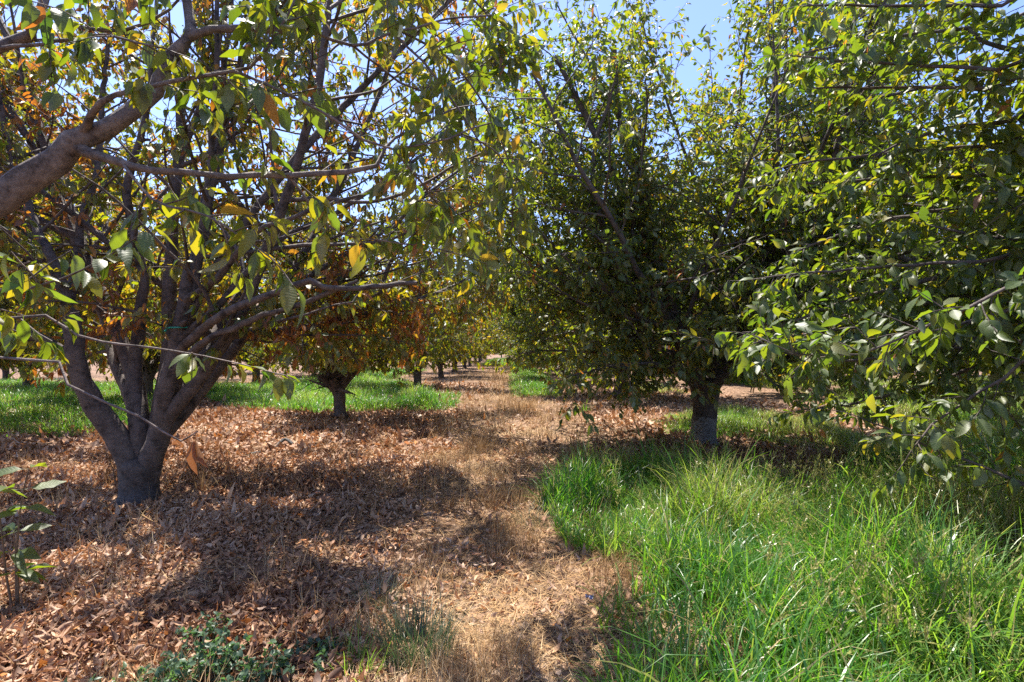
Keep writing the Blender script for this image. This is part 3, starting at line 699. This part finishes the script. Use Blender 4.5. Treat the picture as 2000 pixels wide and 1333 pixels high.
reach('limb_g', [(2060, 560, 3.6, 12), (1920, 560, 3.9, 10), (1800, 520, 4.2, 9), (1700, 470, 4.5, 7), (1640, 400, 4.7, 6), (1600, 280, 4.9, 5)], .85, .07, dict(start=.3, spacing=.2, l0=1.1, l1=.7))
tw2 = dict(twigs=.06, start=.3, lmin=.2, lmax=.55)
reach('limb_a', [(2060, 560, 3.1, 8), (1900, 570, 3.2, 6), (1760, 610, 3.3, 5), (1640, 640, 3.4, 3.5), (1560, 660, 3.4, 2)], .8, .04, tw2)
reach('limb_d', [(2060, 450, 3.3, 8), (1920, 460, 3.4, 6), (1780, 490, 3.6, 5), (1660, 530, 3.8, 4), (1540, 550, 3.9, 3)], .8, .04, tw2)
reach('limb_d', [(2060, 330, 3.3, 8), (1930, 330, 3.4, 6), (1800, 350, 3.6, 5), (1680, 370, 3.8, 4), (1580, 410, 3.9, 3)], .8, .04, tw2)
reach('limb_e', [(2060, 200, 3.2, 8), (1940, 180, 3.3, 6), (1830, 170, 3.5, 5), (1720, 190, 3.7, 4)], .85, .04, tw2)
reach('limb_b', [(2060, 600, 2.4, 7), (1960, 610, 2.4, 5), (1860, 640, 2.45, 4), (1780, 650, 2.5, 3)], .7, .035, tw2)
for pts_, tw_ in (
        ([(2060, 560, 2.5, 6), (1900, 600, 2.6, 5), (1780, 650, 2.7, 4), (1680, 690, 2.8, 3.2), (1560, 690, 2.9, 2.5), (1470, 655, 2.9, 1.6)], .05),
        ([(2060, 700, 3.0, 6), (1960, 740, 3.1, 5), (1880, 790, 3.2, 4), (1820, 830, 3.2, 3), (1780, 880, 3.2, 2)], .06),
        ([(2090, 1000, 3.3, 7), (2000, 945, 3.3, 6), (1900, 905, 3.4, 4.5), (1790, 862, 3.5, 3), (1700, 825, 3.6, 2)], .07),
        ([(2060, 740, 3.3, 5), (1990, 770, 3.3, 4), (1950, 800, 3.3, 3), (1960, 850, 3.3, 2)], .07)):
    p0 = px(*pts_[0][:3]) - br
    pts_ = [(a_, b_, c_, d_ * .62) for a_, b_, c_, d_ in pts_]
    TR.append(('limb_c', [(0, 0, .75, 0, .032), (p0[0] * .5, p0[1] * .5, max(.5, p0[2] * .5 + .3), 0, .025)] + pts_, dict(twigs=tw_, start=.25, lmin=.14, lmax=.42)))
rr_ = np.random.default_rng(55)
for q in range(14):
    v0 = -120 + 62 * q + rr_.normal(0, 15); ue = rr_.uniform(1420, 1680); de = rr_.uniform(2.6, 3.5); dv = rr_.uniform(-30, 60) + max(0, (v0 - 400) * .1)
    reach('limb_' + 'abcdefg'[q % 7], [(2060, v0, de - .3, 7), (1960 - rr_.uniform(0, 40), v0 + dv * .1, de - .2, 5.5), ((2000 + ue) / 2, v0 + dv * .4, de, 4.5), (ue + 60, v0 + dv * .8, de + .15, 3), (ue, v0 + dv, de + .2, 2)], .75, .035, dict(twigs=.06, start=.3, lmin=.2, lmax=.55))
EXR = [('limb_h', (0, 0, .65), 20, 55, 5, .08), ('limb_i', (0, 0, .65), 320, 50, 5, .08), ('limb_j', (0, 0, .65), 270, 58, 5, .08), ('limb_k', (0, 0, .65), 75, 66, 5.5, .085)]
near_tree(404, bR, "cherry tree hanging large green leaf sprays over the grass at the right edge",
          dict(GRN, R=5.0, top=7.0, level=2, leafy=1.0, leafL=.112, dead=.004, green=.28), trunkN, TR, EXR, M_bark, M_bark,
          keep=lambda p: (not in_view(p, 80)) or (p[1] > 2.2 and p[0] > 1.15 and p[0] / p[1] > .42 and p[2] > .15))

# ------------------------------------------------------------------ ground cover
def inpoly(x, y, poly):
    poly = np.asarray(poly, float); c = np.zeros(len(x), bool); j = len(poly) - 1
    for i in range(len(poly)):
        xi, yi = poly[i]; xj, yj = poly[j]
        hit = ((yi > y) != (yj > y)) & (x < (xj - xi) * (y - yi) / (yj - yi + 1e-12) + xi)
        c ^= hit; j = i
    return c

GRASS = {   # ground outlines of the green patches: (outline, blades per m2, height, blade width, label)
    'front': ([(.35, 1.6), (.55, 2.3), (.72, 2.9), (.88, 3.4), (.75, 3.75), (.42, 3.95), (.36, 4.6), (.5, 5.5), (.9, 6.3), (1.6, 6.6), (2.15, 6.1), (2.6, 5.3), (3.2, 5.0), (3.9, 5.9), (5.0, 7.2), (8, 7.4), (8, 5.5), (4.5, 3), (2.6, 1.2)], 2700, .46, .0085,
              "tall green grass with seed heads filling the ground at lower right"),
    'trunk': ([(3.0, 9.4), (3.9, 8.9), (4.4, 7.8), (5.2, 7.7), (6.5, 8.5), (6.4, 10.5), (6.2, 13), (4.4, 12.5), (3.2, 10.5)], 1500, .26, .008,
              "shaded short green grass around the whitewashed trunk"),
    'right': ([(6.8, 8.4), (9.5, 8.0), (14, 11), (26, 22), (22, 26), (13, 20), (8.5, 13)], 700, .32, .011, "bright green grass between the rows at the right edge"),
    'strip': ([(.2, 17.2), (1.9, 17.0), (2.2, 22), (2.5, 30), (2.6, 62), (.7, 62), (.6, 40), (.35, 28)], 800, .30, .012, "narrow green grass strip running down the right side of the path"),
    'far': ([(-2.4, 50), (1.0, 50), (1.2, 90), (-2.0, 90)], 160, .35, .03, "green grass at the far end of the path"),
    'left': ([(-6.3, 12.6), (-4.5, 12.3), (-3.4, 12.6), (-1.3, 13.4), (-1.2, 15), (-1.6, 17), (-3.5, 17.5), (-3.6, 22), (-8, 25), (-12, 20), (-8.6, 15)], 1000, .32, .010, "bright green grass behind the second trunk left of the path"),
    'edge': ([(-8.8, 8.4), (-7.2, 9.2), (-7.6, 12), (-9.5, 14.5), (-13, 22), (-24, 24), (-16, 11)], 700, .28, .010, "green grass behind the forked trunk at the left edge"),
    'spot': ([(4.6, 17.5), (6.4, 18), (6.6, 22), (4.8, 23)], 500, .25, .012, "small green grass patch under the right row"),
    'aisle': ([(10.5, 20), (15, 22), (17, 34), (11, 34)], 250, .3, .02, "green grass in the next aisle on the right"),
    'aisle2': ([(-10, 24), (-6, 24), (-6, 40), (-13, 40)], 200, .3, .02, "green grass in the next aisle on the left"),
}
def grass_blades(rng, poly, dens, hgt, wid, edge=.15):
    P = np.array(poly); x0, y0 = P.min(0); x1, y1 = P.max(0)
    n = int((x1 - x0) * (y1 - y0) * dens)
    x = rng.uniform(x0, x1, n); y = rng.uniform(y0, y1, n)
    xx = x + edge * (vnoise(x, y, 4, 1) - .5) * 3; yy = y + edge * (vnoise(x, y, 4, 2) - .5) * 3
    k = inpoly(xx, yy, poly)
    den = vnoise(x, y, 3.2, 3); k &= rng.uniform(0, 1, n) < np.clip(.25 + 1.4 * den, 0, 1)
    k &= (np.abs(x / np.maximum(y, .1)) < 1.25) & (y > 1.2)
    x, y = x[k], y[k]; n = len(x)
    cx = np.round(x / .06) * .06; cy = np.round(y / .06) * .06      # tufts
    x = x * .6 + cx * .4; y = y * .6 + cy * .4
    h = hgt * (.32 + 1.05 * vnoise(x, y, 2.6, 4)) * np.clip(rng.normal(1, .28, n), .35, 1.8)
    ins = np.mean([inpoly(x + .38 * math.cos(a), y + .38 * math.sin(a), poly) for a in np.arange(8) * .785], 0)
    h *= .35 + .65 * ins ** 1.3
    t = .28 + .10 * np.clip(x - .9, 0, 3) + .7 * (vnoise(x, y, 1.6, 5) - .4) + rng.normal(0, .2, n)
    dry = rng.uniform(0, 1, n) < .10; t[dry] = rng.uniform(.85, 1, dry.sum())
    return blade_mesh(np.stack([x, y, gz(x, y) - .01], -1), rng.uniform(0, 6.283, n), h, wid * np.where(rng.uniform(0, 1, n) < .10, rng.uniform(1.5, 2.4, n), rng.uniform(.5, 1.3, n)),
                      np.abs(rng.normal(.15, .42, n)), np.abs(rng.normal(1.35, .8, n)), np.clip(t, 0, 1), rng, 6)
for k, (poly, dens, hgt, wid, lab) in GRASS.items():
    rg = np.random.default_rng(700 + len(lab))
    V, Q, t, lv = grass_blades(rg, poly, dens, hgt, wid)
    print('grass', k, len(Q))
    tag(mesh_obj("grass", V, Q, M_grass, None, t, lv), lab, "grass", kind="stuff")

def any_grass(x, y):
    m = np.zeros(len(x), bool)
    for poly, *_ in GRASS.values(): m |= inpoly(x, y, poly)
    return m

# seed heads standing in the front grass
def seed_heads():
    rng = np.random.default_rng(31); B = Buf(); SV = []
    poly = GRASS['front'][0]; n = 0
    while n < 620:
        x, y = rng.uniform(.6, 5), rng.uniform(1.9, 6.2)
        if not inpoly(np.array([x]), np.array([y]), poly)[0] or rng.uniform() > .25 + .75 * (x / y > .5): continue
        n += 1
        h = rng.uniform(.42, .68); az = rng.uniform(0, 6.28); ln = rng.uniform(.05, .45)
        s = np.linspace(0, 1, 8); bend = ln * h * s ** 2
        P = np.stack([x + np.cos(az) * bend, y + np.sin(az) * bend, gz(x, y) + h * s * (1 - .15 * ln * s)], -1)
        B.tube(P, np.linspace(.0016, .0008, 8), 3, .75)
        T = nrm(P[-1] - P[-2])
        for b in range(rng.integers(5, 10)):              # short spikelet branches near the top
            f = rng.uniform(.72, 1); i = int(f * 7); p = P[min(i, 7)] - T * rng.uniform(0, .04)
            d = nrm(T + rng.normal(0, .45, 3)); L = rng.uniform(.025, .07)
            for q in np.linspace(.1, 1, 6):
                c = p + d * L * q + rng.normal(0, .0015, 3)
                e = d * .008; w = nrm(np.cross(d, rng.normal(0, 1, 3))) * .0034
                B.add(np.array([c - e, c + w, c + e, c - w]), np.array([[0, 1, 2, 3]]), rng.uniform(.85, 1))
    o = B.obj("grass_seed_heads", M_grass)
    tag(o, "thin pale seed heads standing above the tall green grass", "seed heads", kind="stuff")
seed_heads()

# dead leaves, thick near the trees, thin under the grass
def litter():
    rng = np.random.default_rng(41); Vs, Qs, Ts, Ls, off = [], [], [], [], 0
    for (y0, y1, dens, sz) in ((1.7, 4.2, 4300, .66), (4.2, 7.5, 2000, .85), (7.5, 13, 560, 1.25), (13, 24, 120, 1.7)):
        n = int((y1 - y0) * 2.4 * y1 * dens); y = rng.uniform(y0, y1, n); x = rng.uniform(-1.2 * y1, 1.2 * y1, n)
        left = np.clip((-.35 - x + .5 * (vnoise(x, y, 1.5, 8) - .5)) / 1.2, .10, 1)                      # the aisle itself is mostly mown straw
        right = np.clip((x - 1.2) / 1.5, 0, .6)
        pile = vnoise(x, y, 3.0, 9); dn = np.maximum(left, right) * (.25 + .95 * pile)
        dn *= np.where(any_grass(x, y), .35, 1)
        k = (np.abs(x) < 1.15 * y + .3) & (rng.uniform(0, 1, n) < dn) & (x < 7.5)
        x, y, pile = x[k], y[k], pile[k]; n = len(x)
        az = rng.uniform(0, 6.28, n); pit = rng.normal(0, .24, n)
        d = np.stack([np.cos(az) * np.cos(pit), np.sin(az) * np.cos(pit), np.sin(pit)], -1)
        nn = np.array([0, 0, 1.]) + rng.normal(0, .5, (n, 3)); fl = rng.uniform(0, 1, n) < .4; nn[fl, 2] *= -1
        L = sz * .078 * np.clip(rng.normal(1, .25, n), .45, 1.6); W = L * rng.uniform(.36, .62, n)
        t = np.clip(.48 + .5 * (vnoise(x, y, 2.2, 12) - .5) + rng.normal(0, .2, n), 0, .88); o = rng.uniform(0, 1, n) < .06; t[o] = rng.uniform(.92, 1, o.sum())
        pos = np.stack([x, y, gz(x, y) + np.abs(rng.normal(.006, .016, n)) * (.4 + 1.4 * pile) + .004 + .045 * np.clip(pile - .45, 0, 1)], -1) - d * L[:, None] * .5
        V, Q, T, lv = leaf_mesh(pos, d, nn, L, W, t, rng, 2 if y0 < 7 else 1, curl=.25, fold=.75, cvar=.6)
        Vs.append(V); Qs.append(Q + off); Ts.append(T); Ls.append(lv); off += len(V)
    o = mesh_obj("fallen_leaves", np.concatenate(Vs), np.concatenate(Qs), M_litter, None, np.concatenate(Ts), np.concatenate(Ls))
    print('litter', sum(len(q) for q in Qs))
    tag(o, "curled brown fallen leaves carpeting the ground under the trees", "fallen leaves", kind="stuff")
litter()

def straw():
    rng = np.random.default_rng(51); Vs, Qs, Ts, Ls, off = [], [], [], [], 0
    for (y0, y1, dens, wid, ln) in ((1.7, 4.2, 6000, .0034, .11), (4.2, 8, 3200, .0046, .13), (8, 16, 900, .008, .17), (16, 34, 200, .015, .24), (34, 70, 30, .035, .3)):
        n = int((y1 - y0) * 12 * dens * .6); y = rng.uniform(y0, y1, n); x = rng.uniform(-7, 5, n)
        c = .25 * np.sin(y * .35) + .1
        mid = np.exp(-((x - c - .05) / 1.25) ** 2)
        dn = np.clip(.14 + 1.0 * mid, 0, 1) * (.35 + .85 * vnoise(x, y, 1.8, 19))
        dn *= np.where(any_grass(x, y), .3, 1)
        k = (np.abs(x) < 1.1 * y + .2) & (rng.uniform(0, 1, n) < dn); x, y = x[k], y[k]; n = len(x)
        tuft = vnoise(x, y, 5.5, 23) > .60
        lean = np.where(tuft, np.abs(rng.normal(.5, .35, n)), rng.normal(1.36, .17, n))
        L = ln * np.clip(rng.normal(1, .35, n), .3, 2) * np.where(tuft, 1.35, 1.1)
        t = np.clip(.48 + .5 * (vnoise(x, y, 1.1, 29) - .5) + rng.normal(0, .2, n), 0, 1)
        V, Q, T, lv = blade_mesh(np.stack([x, y, gz(x, y) + rng.uniform(0, .02, n)], -1), rng.uniform(0, 6.283, n), L, wid * rng.uniform(.6, 1.5, n), lean, rng.normal(.2, .5, n), t, rng, 4)
        Vs.append(V); Qs.append(Q + off); Ts.append(T); Ls.append(lv); off += len(V)
    o = mesh_obj("dry_grass", np.concatenate(Vs), np.concatenate(Qs), M_straw, None, np.concatenate(Ts), np.concatenate(Ls))
    print('straw', sum(len(q) for q in Qs))
    tag(o, "dry straw coloured mown grass along the middle of the path", "dry grass", kind="stuff")
straw()

# ------------------------------------------------------------------ single plants and things on the ground
def gpt(u, v):
    d = CAM_H * F / (v - V0); x = (u - U0) / F * d
    return x, d

def weed(u, v, h, label, seed, spread=.16):
    x, y = gpt(u, v); rng = np.random.default_rng(seed)
    root = empty("weed_plant", (x, y, float(gz(x, y))), label, "weed", "blue green weeds at the front of the path")
    B = Buf(); LP, LD = [], []
    for s in range(rng.integers(11, 16)):
        az = rng.uniform(0, 6.28); L = h * rng.uniform(.55, 1.1)
        d = np.array([math.cos(az) * rng.uniform(.2, .9), math.sin(az) * rng.uniform(.2, .9), .8])
        P = walk(rng, np.array([rng.normal(0, .05), rng.normal(0, .05), 0.0]), d, L, .03, .1, np.array([0, 0, .02]), zmin=-9)
        B.tube(P, np.linspace(.002, .0008, len(P)), 4)
        for i in range(0, len(P)):
            for q in range(rng.integers(4, 8)):
                dd = nrm(rng.normal(0, 1, 3) + np.array([0, 0, .25])); LP.append(P[i]); LD.append(dd)
    B.obj("stem", M_stem, root)
    LP, LD = np.array(LP), np.array(LD); n = len(LP)
    L = rng.uniform(.016, .042, n); V, Q, t, lv = leaf_mesh(LP, LD, np.array([0, 0, 1.]) + rng.normal(0, .5, (n, 3)), L, L * rng.uniform(.5, .75, n), rng.uniform(0, 1, n), rng, 2, curl=.2)
    mesh_obj("leaves", V, Q, M_weed, root, t, lv)
weed(385, 1345, .22, "bushy blue green weed at the bottom edge, largest of the weeds", 61)
weed(318, 1345, .13, "blue green weed just left of the largest weed", 62)
weed(460, 1335, .15, "blue green weed just right of the largest weed", 63)
weed(412, 1275, .17, "thin upright weed sprig standing behind the largest weed", 64)
weed(200, 1360, .08, "small weed low among the fallen leaves near the bottom left corner", 65)
weed(545, 1320, .11, "sparse weed in the straw right of the bushy weeds", 66)
weed(620, 1300, .12, "loose weed beside the grey green grass tufts", 67)

def tuft(u, v, h, label, seed, n=160, rad=.09, wid=.003, tint=.3, mat=M_grass, name="grass_tuft", cat="grass tuft", group="grass tufts along the path", lean=.35):
    x, y = gpt(u, v); rng = np.random.default_rng(seed)
    r = rad * np.sqrt(rng.uniform(0, 1, n)); a = rng.uniform(0, 6.283, n)
    base = np.stack([r * np.cos(a), r * np.sin(a), np.full(n, -.01)], -1)
    V, Q, t, lv = blade_mesh(base, a + rng.normal(0, .7, n), h * np.clip(rng.normal(.85, .25, n), .3, 1.3), wid * rng.uniform(.6, 1.4, n), np.abs(rng.normal(lean, .2, n)), np.abs(rng.normal(.6, .5, n)), np.clip(rng.normal(tint, .12, n), 0, 1), rng, 6)
    o = mesh_obj(name, V, Q, mat, None, t, lv); o.location = (x, y, float(gz(x, y)))
    tag(o, label, cat, group)
M_greygrass = leaf_material("grey_green_grass", [(0, (.05, .085, .045)), (1, (.20, .20, .13))], [(0, (.07, .10, .06)), (1, (.22, .22, .15))], [(0, (.08, .18, .05)), (1, (.25, .27, .12))], trans=.25, veins=False)
tuft(815, 1275, .27, "grey green fine bladed grass tuft in the straw, widest of the front tufts", 71, 520, .17, .0036, .15, M_greygrass)
tuft(740, 1180, .17, "greyish half dry grass tuft behind the widest front tuft", 72, 220, .14, .003, .7, M_greygrass)
tuft(700, 1320, .22, "thin green grass tuft at the bottom edge beside the weeds", 73, 60, .10, .004, .45, M_grass)
tuft(1045, 1025, .17, "sparse greyish grass tuft at the left corner of the tall grass", 74, 200, .2, .003, .6, M_greygrass)
tuft(1137, 808, .30, "small lone green grass tuft on the path before the right row", 75, 80, .16, .007, .3)
tuft(935, 880, .24, "pale dry grass tuft standing in the middle of the path", 76, 220, .25, .005, .6, M_straw)
tuft(1010, 800, .30, "golden dry grass tuft further along the path", 77, 260, .5, .007, .5, M_straw)
tuft(620, 1100, .12, "curled dry grass tuft among fallen leaves", 78, 160, .16, .003, .35, M_straw, lean=.9)
tuft(395, 965, .36, "bunch of thin dry stalks standing right of the forked trunk", 79, 26, .06, .005, .3, M_straw, lean=.06)
tuft(1720, 1120, .62, "broad bladed grass clump standing tallest in the green grass", 80, 26, .12, .022, .5, M_grass, "grass_clump", "grass clump", lean=.15)
tuft(1640, 1300, .46, "broad bladed grass clump low in the front right grass", 81, 22, .14, .018, .45, M_grass, "grass_clump", "grass clump", lean=.3)

def sapling():
    x, y = gpt(32, 1185); root = empty("sapling", (x, y, float(gz(x, y))), "thin cherry sapling with a few large green leaves at the left edge", "sapling")
    rng = np.random.default_rng(91); lp, ld = [], []
    for dx, h in ((0, .86), (-.06, .7), (.03, .5)):
        B = Buf()
        P = walk(rng, np.array([dx * .4, 0, -.02]), np.array([dx * .3 - .03, 0, 1.]), h, .06, .03, np.array([0, 0, .01]), zmin=-9)
        B.tube(P, np.linspace(.007, .003, len(P)), 6); B.obj("stem", M_drystem, root)
        for i in range(4, len(P), 2):
            for q in range(2):
                a = rng.uniform(0, 6.28); lp.append(P[i]); ld.append([math.cos(a), math.sin(a), .15])
    lp, ld = np.array(lp), np.array(ld, float); n = len(lp); L = rng.uniform(.13, .20, n)
    V, Q, t, lv = leaf_mesh(lp, ld, np.array([0, 0, 1.]) + rng.normal(0, .25, (n, 3)), L, L * .45, rng.uniform(.1, .4, n), rng, 2, curl=.3)
    mesh_obj("leaves", V, Q, M_leaf, root, t, lv)
sapling()

def hanging_leaf():       # the dead leaf at the tip of the low twig
    p = px(377, 848, 1.55)
    rng = np.random.default_rng(92)
    V, Q, t, lv = leaf_mesh(np.zeros((2, 3)), np.array([[.12, .0, -1.], [.3, .1, -.9]]), np.array([[.3, -1, .1], [-.4, -1, 0]]), np.array([.125, .115]), np.array([.05, .045]), np.array([.985, 1.0]), rng, 2, curl=.1, fold=.9, cvar=.05)
    o = mesh_obj("dead_leaf", V, Q, M_leaf, None, t, lv); o.location = p
    tag(o, "curled brown dead leaf hanging from the tip of the low bare twig", "leaf")
hanging_leaf()

def stick(pts, r, mat, name, label, cat, z=.02, k=6, group=None):
    P = []
    for q in pts:
        x, y = gpt(q[0], q[1]); P.append([x, y, float(gz(x, y)) + z + (q[2] if len(q) > 2 else 0)])
    P = np.array(P); c = P[0].copy()
    sp, sr = smooth_path(P - c, np.linspace(r, r * .6, len(P)), .04)
    B = Buf(); B.tube(sp, sr, k, .5, .06); o = B.obj(name, mat); o.location = c
    tag(o, label, cat, group)
stick([(-30, 1118), (30, 1092), (78, 1068)], .011, M_stick, "fallen_twig", "pale grey stick lying on the leaves at the left edge", "stick")
stick([(490, 893), (530, 880), (555, 868, .05), (572, 872, .02)], .035, M_darkwood, "fallen_branch", "short dark broken branch lying on the leaves beyond the forked trunk", "branch", .03)
stick([(190, 990, .06), (215, 1015, .04), (235, 1045, .02), (270, 1075, .01)], .006, M_straw, "dry_stalk", "thick bleached curved stalk lying in front of the forked trunk", "stalk", .03)
stick([(205, 1000, .05), (250, 1010, .03), (300, 1035, .02)], .0045, M_straw, "dry_stalk", "thin bleached stalk lying right of the thick curved stalk", "stalk", .03)
stick([(100, 1225), (150, 1215), (200, 1200)], .006, M_darkwood, "fallen_twig", "thin dark twig lying low in the leaves at lower left", "stick", .025)
stick([(340, 1080), (350, 1110), (338, 1140), (362, 1160)], .003, M_straw, "dry_stalk", "thin wavy bleached stalk among the fallen leaves", "stalk", .03)
stick([(420, 905), (520, 890), (560, 885)], .008, M_drystem, "fallen_twig", "brown twig lying beside the short dark branch", "stick", .03)

def dead_weed():
    x, y = gpt(232, 965); root = empty("dead_weed", (x, y, float(gz(x, y))), "dead brown weed stalk with shrivelled leaves left of the forked trunk", "weed")
    rng = np.random.default_rng(95); B = Buf(); LP = []
    for s in range(4):
        P = walk(rng, np.zeros(3), np.array([-.35 + rng.normal(0, .25), -.1, 1.]), rng.uniform(.3, .55), .04, .08, np.zeros(3), zmin=-9); B.tube(P, np.linspace(.006, .002, len(P)), 5)
        LP += [p for p in P[3:] for _ in range(2)]
    B.obj("stem", M_drystem, root); LP = np.array(LP); n = len(LP); L = rng.uniform(.03, .06, n)
    V, Q, t, lv = leaf_mesh(LP, rng.normal(0, 1, (n, 3)), rng.normal(0, 1, (n, 3)), L, L * .35, rng.uniform(0, .3, n), rng, 2, fold=.8)
    mesh_obj("leaves", V, Q, M_litter, root, t, lv)
dead_weed()

def scrap(name, p, mat, size, label, cat, seed):
    rng = np.random.default_rng(seed); n = 7
    g = np.linspace(-.5, .5, n); X, Y = np.meshgrid(g, g, indexing='ij')
    Z = .3 * np.sin(X * 7 + 1) * np.cos(Y * 6) + rng.normal(0, .08, X.shape)
    V = np.stack([X * size[0], Y * size[1], Z * size[2]], -1).reshape(-1, 3)
    i = (np.arange(n - 1) * n)[:, None] + np.arange(n - 1)[None]
    Q = np.stack([i, i + n, i + n + 1, i + 1], -1).reshape(-1, 4)
    o = mesh_obj(name, V, Q, mat); o.location = p; tag(o, label, cat)
bx, by = gpt(1152, 1180)
scrap("plastic_scrap", (bx, by, float(gz(bx, by)) + .035), M_blue, (.05, .035, .03), "small crumpled blue plastic scrap in the straw left of the grass", "litter", 96)
tp = px(321, 650, 4.86)
def ribbon():
    B = Buf(); th = np.linspace(0, 6.6, 16)
    c = px(350, 645, 4.9)
    B.tube(np.stack([.102 * np.cos(th), .102 * np.sin(th), .004 * th], -1), np.full(16, .008), 5)
    P = np.array([[-.10, -.03, 0], [-.12, -.05, -.03], [-.125, -.05, -.08], [-.115, -.06, -.11]]); B.tube(P, np.array([.008, .016, .014, .004]), 5)
    o = B.obj("ribbon", M_teal); o.location = c
    tag(o, "small teal plastic ribbon tied around a limb of the forked tree", "ribbon")
ribbon()
